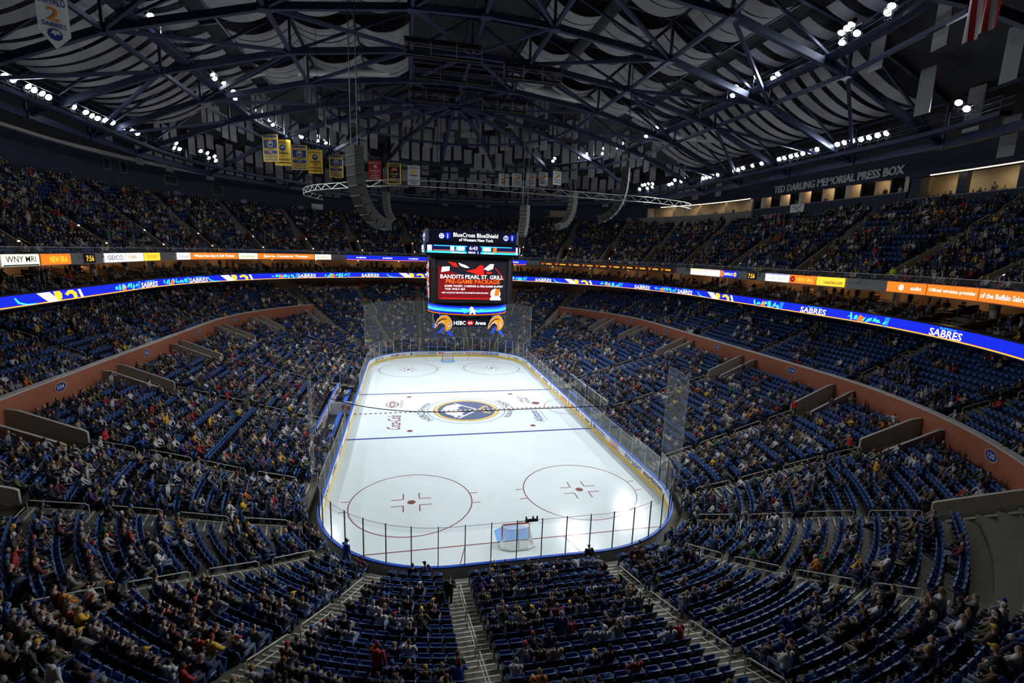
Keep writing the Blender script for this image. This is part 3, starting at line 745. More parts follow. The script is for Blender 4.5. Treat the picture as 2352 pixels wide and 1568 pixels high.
for i in range(NA):
    j = (i+1) % NA
    for k in range(29):
        if k >= KB and blk_side(i): continue
        if k >= KB and is_side(i) and is_side(j): continue
        L = bowl(1.5+.85*k); s0, s1 = L.s_of(*AIS[i]), L.s_of(*AIS[j])
        if s1 < s0: s1 += L.T
        w0 = 1.5 if (k >= 16 and (is_side(i) or (AIS[i][3] > 0 and k < 23))) else .68
        w1 = 1.5 if (k >= 16 and (is_side(j) or (AIS[j][3] > 0 and k < 23))) else .68
        x, y = L.pt((s0+s1)/2)[:2]
        if k < 4 and abs(y) < 21 and x < 0:      # players benches and the space behind them
            if k < 3 and (BN[i].endswith('centre-line block')): continue
        if k < 2 and x > 0 and abs(y) < 6.3: continue
        if i == 1 and 18 <= k <= 20: continue   # open landing in the near right corner
        seat_row(L, s0+w0, s1-w1, zside(k) if blk_side(i) else zrow(k), 'lower', k+1, i, BN[i])
SLOTS = [s for s in SLOTS if not (s[7] == 'lower' and s[5] <= 3 and s[0] < 0 and abs(s[1]) < 9.6)]
for i in range(NA):
    if not blk_side(i): continue
    j = (i+1) % NA
    for k in range(KT):
        L = bowl(DT0+.85*k); s0, s1 = L.s_of(*AIS[i]), L.s_of(*AIS[j]); s1 = s1 if s1 > s0 else s1+L.T
        if L.pt((s0+s1)/2)[1] < -38: continue
        seat_row(L, s0+.68, s1-.68, ztier(k), 'tier', k+1, i, BN[i])

# ------------------------------------------------------------------ upper deck
mat('lamp_step', (.9, .7, .5), .5, emit=(1, .62, .35), es=9)
UA = order([('arc', 81.), ('arc', 65.), ('arc', 50.4), ('arc', 36.), ('arc', 21.5), ('arc', 7.3), ('side', 6.3)])
NU = len(UA); KU = 15
def upper(t): return stadium(37.5+12*t, 12.5+2.5*t)
def zup(k): return 16.95+.6*k
def tup(k): return (.65+.78*k)/12
def vis_up(x, y): return y > -37 if x > 0 else y > -30
b = MB()
for k in range(KU+1):
    t0, t1 = tup(k)-.55/12, tup(k+1)-.55/12; z = zup(k); zp = zup(k-1) if k else 16.5
    r0, r1, r2 = ring(upper(t0), UA, 1.0, zp), ring(upper(t0), UA, 1.0, z), ring(upper(t1), UA, 1.0, z)
    b.strips([r0, r1, r2], lambda i, s: not vis_up(*r1[s][:2]) or (s % NS == 0 and 1 <= k <= 6))
o = b.build('floor_upper_deck', 'concrete', kind='structure'); o['label'] = 'stepped concrete floor of the upper deck'
def uname(i):
    k, v, sx, sy = UA[i]
    return '%s %s upper %s' % ('near' if sy < 0 else 'far', 'right' if sx > 0 else 'left', {('side', 6.3): 'centre', ('arc', 7.3): 'side', ('arc', 21.5): 'corner start', ('arc', 36.): 'corner', ('arc', 50.4): 'corner end', ('arc', 65.): 'end', ('arc', 81.): 'goal-end'}[(k, v)])
for i in range(NU):
    L0_, L1_ = upper(tup(.9)), upper(tup(7)); f3 = loop_frame(L0_, L0_.s_of(*UA[i]))[0]; o3 = loop_frame(L1_, L1_.s_of(*UA[i]))[0]
    if not vis_up(*o3[:2]) or not in_frame(o3.x, o3.y, 20, 150): continue
    ax = (o3-f3); ln = ax.length; ax.normalize(); t = Vector((ax.y, -ax.x, 0)); zf = zup(0); Z = Vector((0, 0, 1))
    root = empty('upper_portal', (f3.x, f3.y, zf), label='concrete upper deck portal with brick lintel, '+uname(i)+' stairs', cat='portal', group='upper deck portals'); root['kind'] = 'structure'
    for sg in (-1, 1):
        b = MB(); b.prism([(0, -.3), (ln, -.3), (ln, 4.25), (ln-.5, 4.2), (0, 1.1)], lambda u, w, q: ax*u+Z*w+t*(sg*(.9+q)), 0, .2); b.build('parapet', 'parapet', root)
    b = MB(); b.prism([(-.9, 3.0), (.9, 3.0), (.9, 4.2), (-.9, 4.2)], lambda u, w, q: t*u+Z*w+ax*(ln-.25+q), 0, .25); b.build('lintel', 'brick_red', root)
    tunnel(root, t, ax, ln-.02, ln+2, .9, 3)
    b = MB(); b.quad(t*-.9, t*.9, t*.9+ax*ln, t*-.9+ax*ln); b.build('portal_floor', 'concrete', root)
    b = MB(); b.ball(ax*.5+t*.95+Z*1.45, (.09, .09, .07)); b.ball(ax*(ln*.62)+t*.95+Z*3.25, (.09, .09, .07)); b.build('step_light', 'lamp_step', root)
    AIS_, AIS = AIS, UA
    P = stairs(i, KU, zup, lambda k: tup(k), 'floor_stairs', wname='concrete %s stairs of the upper deck' % uname(i), loopf=upper, k0=7)
    AIS = AIS_
    if P and in_frame(*P[0], 20):
        rail(P[1], P[3], 'tubular handrail on the %s stairs, lower of two' % uname(i)); rail(P[4], P[6], 'tubular handrail on the %s stairs, upper of two' % uname(i))
    q = f3-ax*.6+t*1.3+Z*zf; rail(q, q+ax*1.4+Z*.9, 'tubular handrail in front of the %s portal' % uname(i))
for i in range(NU):
    j = (i+1) % NU
    for k in range(KU):
        L = upper(tup(k)); s0, s1 = L.s_of(*UA[i]), L.s_of(*UA[j]); s1 = s1 if s1 > s0 else s1+L.T
        x, y = L.pt((s0+s1)/2)[:2]
        if not vis_up(x, y-3): continue
        w = 1.3 if 1 <= k <= 7 else .68
        seat_row(L, s0+w, s1-w, zup(k), 'upper', k+1, i, 'upper')
# ------------------------------------------------------------------ blue light ribbon at the foot of the club level
RB = stadium(38.6, 11.5)
def ribbon_frame(L, s0, z, d=0.):
    def f(u, v, t=0.):
        x, y, nx, ny = L.pt(s0-u); return Vector((x+nx*(d+t), y+ny*(d+t), z+v))
    return f
s_east = lambda L: L.s_of('side', 0, 1, 1)          # s of the right-hand middle; positions below are metres from there, counter-clockwise
led('led_blue', (.005, .02, .72), 1.15); led('led_blue_light', (.02, .26, 1.0), 1.2); led('led_cyan', (.05, .62, 1.0), 1.5); led('led_white', (.95, .93, 1.0), 1.7); led('led_orange', (1.0, .17, .012), 1.5)
led('led_gold', (1.0, .52, .03), 1.6); led('led_red', (.85, .02, .012), 1.1); led('led_warmwhite', (1.0, .93, .62), 1.7); led('led_navy', (.006, .012, .12), .8); led('led_dim', (.03, .012, .008), .6); led('led_green', (.02, .16, .05), .6); led('led_darkred', (.28, .008, .012), .8)
s0 = s_east(RB); SA, SB = -34.5, 158
root = empty('light_ribbon', (38.6, 0, 13.5), label='long blue illuminated ribbon with team lettering under the club level', cat='display'); rinv = Vector((38.6, 0, 13.5))
def rpart(name, mbx, m, lab=None):
    o = mbx.build(name, m, root); o.location = -rinv
    if lab: o['label'] = lab
    return o
def rings_open(L, sa, sb, prof, n=150):
    """prof: (inward offset, z) list -> list of open rings, ordered so that faces look inward"""
    out = []
    for d, z in prof:
        g = []
        for i in range(n+1):
            x, y, nx, ny = L.pt(s_east(L)+sa+(sb-sa)*i/n); g.append((x+nx*d, y+ny*d, z))
        out.append(g)
    return out
rpart('housing', MB().strips(rings_open(RB, SA, SB, [(-.5, 12.85), (.0, 12.85), (0, 14.02), (.12, 14.02), (.12, 14.14), (-.3, 14.14), (-.3, 13.5)]), closed=False), 'dark_steel')
rpart('screen', MB().strips(rings_open(RB, SA, SB, [(.012, 12.98), (.012, 13.97)]), closed=False), 'led_blue')
rpart('screen_stripe', MB().strips(rings_open(RB, SA, SB, [(.02, 13.06), (.02, 13.10)]), closed=False), 'led_orange')
rpart('screen_stripe', MB().strips(rings_open(RB, SA, SB, [(.02, 12.99), (.02, 13.06)]), closed=False), 'led_gold')
for s in (130.6, 120.5, 99.4, 86.6, 49.4, 27.0, 16.8, -9.0, -25.2):
    f = ribbon_frame(RB, s0+s, 13.48, .03); b = MB(); T(b, 'SABRES', f, 0, -.06, 3.6, .62, shear=.12); rpart('screen_lettering', b, 'led_white')
    b = MB(); T(b, 'BUFFALO', f, .2, .36, 1.8, .13); rpart('screen_lettering', b, 'led_cyan')
for s in (150.5, 117.0, 81.5, 45.5, 12.0):
    f = ribbon_frame(RB, s0+s, 13.48, .03); b = MB()
    flat(b, f, [(.8, .45), (2.4, .45), (3.6, -.45), (2.2, -.45)]); flat(b, f, [(6.3, .4), (6.7, .4), (7.1, -.4), (6.7, -.4)]); rpart('screen_graphic', b, 'led_white')
    b = MB(); flat(b, f, [(-1.6, .3), (-1.2, -.1), (-.4, -.32), (.6, -.36), (.6, -.44), (-.6, -.42), (-1.4, -.2), (-1.75, .25)]); rpart('screen_graphic', b, 'led_cyan')
    b = MB(); flat(b, f, [(2.9, .45), (3.7, .45), (4.0, .2), (4.0, -.2), (3.7, -.45), (3.2, -.45)]); flat(b, f, [(4.4, .1), (4.9, .4), (5.5, .42), (6.1, .1), (6.2, -.45), (5.7, -.45), (5.5, 0), (5.1, .1), (4.8, -.1)]); rpart('screen_graphic', b, 'led_gold')
for i, s in enumerate((135.6, 125.3, 104.0, 93.7, 56, 34.5, 21.8, -1.5, -15.7)):
    f = ribbon_frame(RB, s0+s, 13.48, .03); b = MB(); r3 = random.Random(i)
    x = -2.2
    while x < 2.2:
        w = r3.uniform(.25, .6); a, c = r3.uniform(-.42, -.1), r3.uniform(.05, .45); sl = r3.uniform(-.3, .3)
        flat(b, f, [(x, a), (x+w, a+.05), (x+w+sl, c), (x+sl+.1, c-.08)]); x += w+.12
    rpart('screen_graphic', b, 'led_cyan')
    b = MB(); flat(b, f, [(-.9, -.35), (-.2, -.4), (-.1, .1), (-.6, .3)]); rpart('screen_graphic', b, 'led_orange')
    b = MB(); flat(b, f, [(2.3, -.46), (2.8, -.46), (3.05, .45), (2.5, .45)]); rpart('screen_graphic', b, 'led_blue_light')

# ------------------------------------------------------------------ grey fascia of the upper deck with lit advertising panels
FA = stadium(37.5, 12.5); f0 = s_east(FA); FS, FE = -37, 160
b = MB().strips(rings_open(FA, FS, FE, [(-1.4, 16.36), (0, 16.36), (0, 17.42), (-.14, 17.42), (-.14, 16.6)]), closed=False)
o = b.build('wall_upper_fascia', 'fascia_grey', kind='structure'); o['label'] = 'grey fascia along the front of the upper deck'
b = MB(); g = rings_open(FA, FS, FE, [(-.12, 17.42), (-.12, 17.95)])
b.strips(g, closed=False); o = b.build('glass_rail', 'rail_glass', kind='structure'); o['label'] = 'low glass rail on top of the upper fascia'
b = MB(); b.path(rings_open(FA, FS, FE, [(-.12, 17.96)])[0], .035, .035); o = b.build('trim_upper_rail', 'steel', kind='structure')
def sign(sa, sb, m, lab, extra=(), z0=16.45, z1=17.36, cat='sign'):
    """lit panel from sa to sb (metres along the fascia); extra: (material, fn(mb, frame, halfwidth))"""
    L = FA; sc = (sa+sb)/2; x, y, nx, ny = L.pt(f0+sc); root = empty('lit_sign', (x, y, 16.9), label=lab, cat=cat, group='lit panels on the upper fascia')
    hw = abs(sb-sa)/2; f = ribbon_frame(L, f0+sc, 16.9, .0); n = max(2, int(hw*2)); inv = Vector((x, y, 16.9))
    b = MB()
    R0_ = [[f(-hw+2*hw*i/n, z-16.9, t) for i in range(n+1)] for z, t in ((z0, .01), (z0, .09), (z1, .09), (z1, .01))]
    b.strips(R0_, closed=False); o = b.build('panel_box', m, root); o.location = -inv
    for m2, fn in extra:
        b = MB(); fn(b, lambda u, v, t=0: f(u, v, .11+t), hw); o = b.build('panel_lettering', m2, root); o.location = -inv
def tx(t, h=.5, k=1.5, du=0., dv=0.): return lambda b, f, hw: T(b, t, f, du*hw, dv, hw*k, h)
def half(u0, u1, v0=-.42, v1=.42): return lambda b, f, hw: rect(b, f, u0*hw, v0, u1*hw, v1, n=6)
sign(153.2, 149.2, 'led_warmwhite', 'lit white panel at the left end of the fascia reading WNY MRI', [('sign_navy', tx('WNY MRI', .5, 1.6, 0, .08)), ('sign_navy', half(-.95, .95, -.44, -.34))])
sign(149.0, 145.2, 'led_orange', 'orange lit panel right of the white medical panel', [('led_gold', tx('NEW ERA', .5, 1.2, .15, 0))])
sign(143.2, 141.5, 'black', 'small black clock panel with orange digits on the left fascia', [('led_gold', tx('7:56', .55, 1.4))], cat='clock')
sign(140.0, 136.1, 'led_white', 'lit white panel with large blue lettering on the left fascia', [('sign_blue', tx('GEICO', .5, 1.5))])
sign(136.0, 132.3, 'led_warmwhite', 'lit white panel with small orange lettering on the left fascia', [('sign_orange', tx('SUPER', .4, 1.0, -.3))])
sign(132.2, 128.4, 'led_gold', 'lit golden panel at the end of the left fascia triple', [('led_orange', tx('TICKET', .42, 1.4))])
sign(124.6, 121.8, 'led_white', 'lit white panel left of the long orange ticket panel', [('sign_orange', tx('StubHub', .4, 1.5))])
sign(121.7, 112.2, 'led_orange', 'long orange lit panel about buying and selling tickets', [('led_white', tx('Where Fans Buy & Sell Tickets', .5, 1.7))])
sign(112.0, 108.3, 'led_warmwhite', 'lit pale panel between the two long orange panels', [('sign_orange', tx('StubHub', .4, 1.5))])
sign(108.2, 97.2, 'led_orange', 'long orange lit panel about sports, concerts and theater', [('led_white', tx('Sports, Concerts, Theater', .5, 1.6))])
sign(97.0, 93.8, 'led_warmwhite', 'lit pale panel at the right end of the orange panels', [('sign_orange', tx('StubHub', .4, 1.5))])
sign(90.7, 52.6, 'led_blue', 'long blue lit score strip on the fascia behind the scoreboard', [('led_orange', lambda b, f, hw: rect(b, f, -hw, -.43, hw, -.33, n=30)), ('led_white', lambda b, f, hw: [T(b, 'SABRES', f, -hw+3+5.4*i, .05, 2.0, .26) for i in range(7)])])
sign(49.6, 18.3, 'led_dim', 'long dark lit strip with ten repeated red ticked words', [('led_gold', lambda b, f, hw: [T(b, 'verizon', f, -hw+2.0+3.05*i, 0, 1.35, .36) for i in range(10)]), ('led_orange', lambda b, f, hw: [flat(b, f, [(-hw+.35+3.05*i, .2), (-hw+.5+3.05*i, .2), (-hw+.6+3.05*i, -.05), (-hw+1.15+3.05*i, .28), (-hw+.55+3.05*i, -.3)]) for i in range(10)])])
sign(14.4, 10.7, 'led_warmwhite', 'first blank glowing white panel on the right fascia', [('led_gold', half(-.98, .98, .36, .44))])
sign(10.6, 7.0, 'led_white', 'second blank glowing white panel on the right fascia', [('led_orange', half(-.98, .98, .36, .44))])
sign(6.9, 3.2, 'led_blue', 'lit blue and white panel beside the blank white panels', [('led_white', tx('BUFFALO', .4, 1.0)), ('led_gold', lambda b, f, hw: annulus(b, f, .1, .3, 16, cx=hw*.75)), ('led_orange', half(-.95, -.6))])
sign(1.2, -.5, 'black', 'small black clock panel with orange digits on the right fascia', [('led_gold', tx('7:56', .6, 1.5))], cat='clock')
sign(-2.2, -6.1, 'led_white', 'lit white panel with thin blue lines right of the clock', [('led_blue', half(-.95, .95, .36, .44)), ('led_blue_light', lambda b, f, hw: (rect(b, f, -.7*hw, .0, .8*hw, .05), rect(b, f, -.7*hw, -.2, .6*hw, -.15)))])
sign(-6.2, -10.0, 'led_orange', 'orange lit panel between the white and the yellow panel', [('led_gold', tx('NEW ERA', .45, 1.2, .2)), ('led_darkred', lambda b, f, hw: annulus(b, f, .1, .36, 20, cx=-hw*.75))])
sign(-10.1, -13.7, 'led_gold', 'yellow lit panel with a web address on the right fascia', [('sign_black', tx('i-evolve.com', .42, 1.3, .2, -.05))])
sign(-18.7, -23.1, 'led_orange', 'orange lit panel with a striped globe on the right fascia', [('led_white', tx('at&t', .32, .55, .5, 0)), ('led_white', lambda b, f, hw: [rect(b, f, -.55-math.sqrt(max(.01, .085-v*v)), v-.035, -.55+math.sqrt(max(.01, .085-v*v)), v+.035) for v in (-.22, -.11, 0, .11, .22)])])
sign(-23.2, -28.6, 'led_orange', 'orange lit panel about a wireless provider, left half', [('led_white', tx('Official wireless provider', .36, 1.85))])
sign(-28.7, -35.2, 'led_orange', 'orange lit panel about a wireless provider, right half', [('led_white', tx('of the Buffalo Sabres.', .36, 1.5, -.2))])

# ------------------------------------------------------------------ club level between ribbon and fascia
SC, SD = -36, 160
def club(r): return stadium(r, 11.5+(r-38.6)*.14)
b = MB(); prof = [(0, 13.1)]
rr = 0
G = []
for k in range(5):
    for z in ((13.1 if k == 0 else 13.3+.38*(k-1)), 13.3+.38*k):
        G.append(rings_open(RB, SC, SD, [(-.4-1.35*k, z)])[0])
G.append(rings_open(RB, SC, SD, [(-9.5, 13.3+.38*4)])[0])
b.strips(G, closed=False); o = b.build('floor_club', 'concrete', kind='structure'); o['label'] = 'stepped dark floor of the club level'
b = MB().strips(rings_open(RB, SC, SD, [(-9.2, 14.6), (-9.2, 17.0)]), closed=False); o = b.build('wall_club_back', 'tan_wall', kind='structure'); o['label'] = 'warm tan back wall of the club level'
b = MB().strips(rings_open(RB, SC, SD, [(-9.3, 16.42), (1.0, 16.42)]), closed=False); o = b.build('ceiling_club', 'fascia_grey', kind='structure')
b = MB().strips(rings_open(RB, SC, SD, [(-9.0, 12.82), (-.3, 12.82)]), closed=False); o = b.build('ceiling_stand', 'navy_wall', kind='structure')
b = MB().strips(rings_open(RB, SC, SD, [(-6.6, 10.5), (-6.6, 12.9)]), closed=False); o = b.build('wall_concourse', 'brown_wall', kind='structure'); o['label'] = 'dark wall at the back of the lower stand'
# brick strip behind the far end rows
b = MB(); Lf = bowl(24.9); g0, g1 = Lf.s_of('arc', 46, 1, 1), Lf.s_of('arc', 46, -1, 1); gr = []
for dz in (10.0, 10.95): gr.append([(*Lf.pt(g0+(g1-g0)*i/60)[:2], dz) for i in range(61)])
gr.append([(*bowl(25.3).pt(bowl(25.3).s_of('arc', 46, 1, 1)+(bowl(25.3).s_of('arc', 46, -1, 1)-bowl(25.3).s_of('arc', 46, 1, 1))*i/60)[:2], 10.95) for i in range(61)])
b.strips(gr, closed=False); o = b.build('wall_far_end', 'brick_red', kind='structure'); o['label'] = 'low brick red wall behind the far end seats'
k = 0
s = SC+2
while s < SD-2:
    x, y, nx, ny = RB.pt(s0+s); n = Vector((nx, ny, 0)); t = Vector((ny, -nx, 0)); p = Vector((x, y, 0))
    side = 'right' if s < 40 else 'left' if s > 96 else 'far'
    if in_frame(x-nx*3, y-ny*3, 14.8, 60):
        k += 1
        b = MB(); b.prism([(.5, 13.2), (6.6, 14.9), (6.6, 15.55), (6.0, 15.5), (.5, 13.95)], lambda u, w, q: -n*u+Vector((0, 0, w-13.2))+t*q, -.07, .07)
        o = b.build('wall_club_divider', 'brown_wall', kind='structure'); o.location = (p.x, p.y, 13.2); o['label'] = 'brown sloping divider between club boxes, %s from the right' % ordn(k)
        if k % 2 == 0:
            c = p-n*4.6+t*1.4; b = MB(); b.tube([(0, 0, 0), (0, 0, 2.2)], .33, 12); o = b.build('pillar_club', 'column', kind='structure'); o.location = (c.x, c.y, 14.25)
    s += 4.6
# warm lamps under the club ceiling
k = 0; s = SC+3
wl = mat('lamp_warm', (.9, .6, .3), .5, emit=(1, .55, .2), es=14)
while s < SD-3:
    x, y, nx, ny = RB.pt(s0+s); p = (x-nx*6.6, y-ny*6.6, 16.2)
    if in_frame(*p, 40):
        k += 1; root = empty('ceiling_lamp', p, label='small warm ceiling lamp in the club level, %s from the right' % ordn(k), cat='lamp', group='warm club lamps')
        b = MB(); b.tube([(0, 0, 0), (0, 0, .2)], .12, 10); b.build('housing', 'dark_steel', root); b = MB(); b.ball((0, 0, -.03), (.11, .11, .06)); b.build('bulb', 'lamp_warm', root)
        l = bpy.data.lights.new('club_light', 'POINT'); l.energy = 60; l.color = (1, .62, .30); l.shadow_soft_size = .3
        lo = bpy.data.objects.new('club_light', l); C.objects.link(lo); lo.parent = root; lo.location = (0, 0, -.25)
    s += 7.5

# ------------------------------------------------------------------ navy walls above the upper deck
BW = stadium(49.5, 15); B0 = s_east(BW)
for sa, sb, z1 in ((42, 192, 31.2), (-32, 42, 26.0), (-60, -32, 31.2)):
    b = MB().strips(rings_open(BW, sa, sb, [(0, 25.0), (0, z1)]), closed=False); o = b.build('wall_upper', 'navy_wall', kind='structure'); o['label'] = 'tall plain navy wall above the upper deck'
b = MB().strips(rings_open(BW, 42, 192, [(.02, 30.4), (.5, 30.4), (.5, 30.9), (.02, 30.9)]), closed=False); o = b.build('trim_wall_top', 'ledge', kind='structure')
for i, (s, w, h, z) in enumerate(((159, 1.1, 1.5, 29.3), (156.2, 1.1, 1.5, 29.3), (148, 2.2, 1.2, 28.7), (139.5, 1.8, 2.0, 28.4))):
    x, y, nx, ny = BW.pt(B0+s); n = Vector((nx, ny, 0)); t = Vector((ny, -nx, 0)); root = empty('window_%d' % (i+1), (x, y, z)); root['kind'] = 'structure'; root['label'] = 'small dark window high in the left navy wall'
    b = MB(); b.prism([(-w/2, -h/2), (w/2, -h/2), (w/2, h/2), (-w/2, h/2)], lambda u, v, q: t*u+Vector((0, 0, v))+n*q, 0, .06); b.build('pane', 'black', root)
    b = MB(); b.path([t*a+Vector((0, 0, c))+n*.06 for a, c in ((-w/2, -h/2), (w/2, -h/2), (w/2, h/2), (-w/2, h/2))], .1, .1, closed=True); b.build('frame', 'fascia_grey', root)
for i, (s, txt) in enumerate(((147, '318'), (134.5, '320'), (123, '321'), (111, '322'), (100, '317' if 0 else '320'), (88, '318'), (46, '318'))):
    plate(BW, B0+s, 26.75, txt, 1.0, 'oval number plate high on the navy wall, %s from the left' % ordn(i+1))
for i, (s, m, w, h, z, lab) in enumerate(((119.5, 'sign_white', 2.4, 1.1, 27.2, 'white sheet hung on the left navy wall'),)):
    x, y, nx, ny = BW.pt(B0+s); n = Vector((nx, ny, 0)); t = Vector((ny, -nx, 0)); b = MB()
    b.prism([(-w/2, -h/2), (w/2, -h/2), (w/2, h/2), (-w/2, h/2)], lambda u, v, q: t*u+Vector((0, 0, v))+n*q, .03, .06); o = b.build('wall_sheet', m); o.location = (x, y, z); tag(o, lab, 'sign')

# ------------------------------------------------------------------ press box on the right
PB = stadium(48.2, 15); P0 = s_east(PB)
def sweep(name, m, sa, sb, prof, lab=None, closed=False):
    g = rings_open(PB, sa, sb, prof, n=max(4, int((sb-sa)*1.2))); o = MB().strips(g, closed=False).build(name, m, kind='structure')
    if lab: o['label'] = lab
    return o
for sa, sb, zp, zt, w, mp in ((-9.6, 15.7, 27.05, 28.75, 'main', 'navy_wall'), (15.7, 42, 26.9, 28.8, 'farther', 'fascia_grey'), (-32, -9.6, 26.2, 28.45, 'nearer', 'navy_wall')):
    sweep('wall_press_parapet', mp, sa, sb, [(0, 24.8), (0, zp), (-.35, zp), (-.35, 25.5)], 'parapet below the %s press box windows' % w)
    sweep('trim_press_sill', 'fascia_grey', sa, sb, [(.06, zp-.05), (.06, zp+.04), (-.4, zp+.04)])
    sweep('wall_press_fascia', 'navy_wall', sa, sb, [(-.6, zt), (0, zt), (0, 33.2)], 'navy fascia above the %s press box windows' % w)
    sweep('wall_press_back', 'press_wall', sa, sb, [(-3.6, zp-.9), (-3.6, zt+.6)])
    sweep('floor_press', 'concrete', sa, sb, [(-.2, zp-.85), (-3.8, zp-.85)]); sweep('ceiling_press', 'fascia_grey', sa, sb, [(-3.8, zt+.5), (-.3, zt+.5)])
root = empty('press_lettering', (*PB.pt(P0+1.1)[:2], 29.6), label='pale serif lettering naming the press box on the navy fascia', cat='sign')
f = ribbon_frame(PB, P0+1.1, 29.6, .05); x0, y0 = PB.pt(P0+1.1)[:2]
b = MB(); [T(b, 'TED DARLING MEMORIAL PRESS BOX', lambda u, v, q=0, k=k: f(u, v, .004*k), .045*(k-1.5), .02*(k % 2), 20.0, 1.0) for k in range(4)]; o = b.build('letter_face', 'sign_white', root); o.location = (-x0, -y0, -29.6)
def pier(s, w, z0, z1, m, dep=2.6):
    x, y, nx, ny = PB.pt(P0+s); b = MB(); b.box((0, 0, 0), (dep, w, z1-z0), math.atan2(ny, nx)); o = b.build('wall_press_pier', m, kind='structure'); o.location = (x-nx*(dep/2+.2), y-ny*(dep/2+.2), (z0+z1)/2)
for k in range(14): pier(-9.4+1.92*k, .22 if k % 4 else .7, 26.9, 28.9, 'navy_wall' if k % 2 else 'column')
pier(-10.2, 1.3, 26, 28.6, 'navy_wall', 1.2)
for s in (-15.0, -20.3, -26): pier(s, .8, 26, 28.6, 'navy_wall', .6)
for s in (16.2, 22, 28, 34, 40): pier(s, .5, 26.8, 28.9, 'column', 1.5)
mat('tube_light', (.9, .8, .6), .5, emit=(1, .80, .45), es=6)
for sa, sb, z, lab in ((16.2, 37, 28.85, 'long warm light strip over the farther press seats'), (-26, -12, 28.5, 'long pale light strip over the nearer press box windows')):
    x0, y0 = PB.pt(P0+(sa+sb)/2)[:2]; root = empty('light_strip', (x0, y0, z), label=lab, cat='lamp'); g = rings_open(PB, sa, sb, [(.12, z)], 24)[0]
    b = MB(); b.path([Vector(p)-Vector((x0, y0, z)) for p in g], .07, .07); b.build('tube', 'tube_light', root); g = rings_open(PB, sa, sb, [(.05, z+.08)], 24)[0]
    b = MB(); b.path([Vector(p)-Vector((x0, y0, z)) for p in g], .16, .06); b.build('housing', 'fascia_grey', root)
for k, s in enumerate((-22, -17.5, -12.5, -7, -3, 1, 5, 9, 13, 19, 25, 31, 37)):
    x, y, nx, ny = PB.pt(P0+s); zt = 28.45 if s < -9.6 else 28.75
    root = empty('press_lamp', (x-nx*1.9, y-ny*1.9, zt+.42), math.atan2(ny, nx), label='warm ceiling lamp inside the press box, %s from the right' % ordn(k+1), cat='lamp', group='press box lamps')
    b = MB(); b.box((0, 0, 0), (1.2, .3, .06)); b.build('diffuser', 'lamp_warm', root); b = MB(); b.box((0, 0, .05), (1.3, .4, .05)); b.build('housing', 'fascia_grey', root)
    l = bpy.data.lights.new('press_light', 'AREA'); l.energy = 16; l.size = 1.0; l.color = (1, .88, .58); lo = bpy.data.objects.new('press_light', l); C.objects.link(lo); lo.parent = root; lo.location = (0, 0, -.05)
def hung(s, z, w, h, m, m2, fn, lab):
    x, y, nx, ny = PB.pt(P0+s); root = empty('fan_banner', (x, y, z), label=lab, cat='banner'); f = ribbon_frame(PB, P0+s, 0, .05); b = MB()
    O = Vector((x, y, 0)); n = 8
    b.add([f(-w/2+w*i/n, v, .03*math.sin(i*1.7))-O for v in (-h/2, h/2) for i in range(n+1)], [(i, i+1, i+n+2, i+n+1) for i in range(n)]); b.build('cloth', m, root)
    b = MB(); fn(b, lambda u, v: f(u, v, .05)-O); b.build('emblem', m2, root)
hung(6.1, 26.55, 2.6, 1.2, 'sign_white', 'sign_black', lambda b, f: flat(b, f, [(-.9, .25), (-.2, -.05), (0, -.4), (.2, -.05), (.9, .25), (.3, .15), (0, -.2), (-.3, .15)]), 'white cloth banner with a bird emblem below the press box')
hung(11.2, 25.6, 4.4, .95, 'sign_green', 'sign_magenta', lambda b, f: (rect(b, f, -1.5, -.35, .9, .35), rect(b, f, 1.4, -.38, 2.0, .38)), 'pink and green painted sheet hung on the right wall')
for i, (s, t) in enumerate(((14.5, '118'), (1.4, '320'), (-11.7, '322'))): plate(PB, P0+s, 25.1 if s < 0 else 25.35, t, 1.2, 'oval number plate below the press box, %s from the left' % ordn(i+1))
# booth in the far right wall
b = MB()
for s, w in ((62.5, 15),):
    x, y, nx, ny = BW.pt(B0+s); n = Vector((nx, ny, 0)); t = Vector((ny, -nx, 0)); root = empty('window_5', (x, y, 28.2)); root['kind'] = 'structure'; root['label'] = 'long lit booth window in the far right wall'
    b.prism([(-w/2, -.7), (w/2, -.7), (w/2, .7), (-w/2, .7)], lambda u, v, q: t*u+Vector((0, 0, v))+n*q, .02, .08); b.build('pane', 'tan_wall', root)
    b = MB(); b.path([t*a+Vector((0, 0, c))+n*.1 for a, c in ((-w/2, -.7), (w/2, -.7), (w/2, .7), (-w/2, .7))], .14, .14, closed=True); b.build('frame', 'fascia_grey', root)
# ------------------------------------------------------------------ centre-hung scoreboard
root = empty('scoreboard', (-.1, 0, 10), label='large black hanging scoreboard with lit screens over centre ice', cat='scoreboard'); SZ = -10
led('led_screen', (.016, .014, .022), 1.0)
def sp(b, name, m, lab=None):
    o = b.build(name, m, root); o.location = (0, 0, SZ)
    if lab: o['label'] = lab
    return o
def octo(a, c, z0, z1, ch):
    p = [(-a+ch, -c), (a-ch, -c), (a, -c+ch), (a, c-ch), (a-ch, c), (-a+ch, c), (-a, c-ch), (-a, -c+ch)]
    return MB().prism(p, lambda u, v, t: Vector((u, v, t)), z0, z1)
sp(octo(4.4, 3.9, 13.3, 18.3, .5), 'main_body', 'dark_steel'); sp(octo(5.0, 4.4, 18.3, 19.62, .15), 'score_strip_body', 'dark_steel'); sp(octo(4.9, 4.3, 19.62, 21.0, .3), 'sign_body', 'sign_navy')
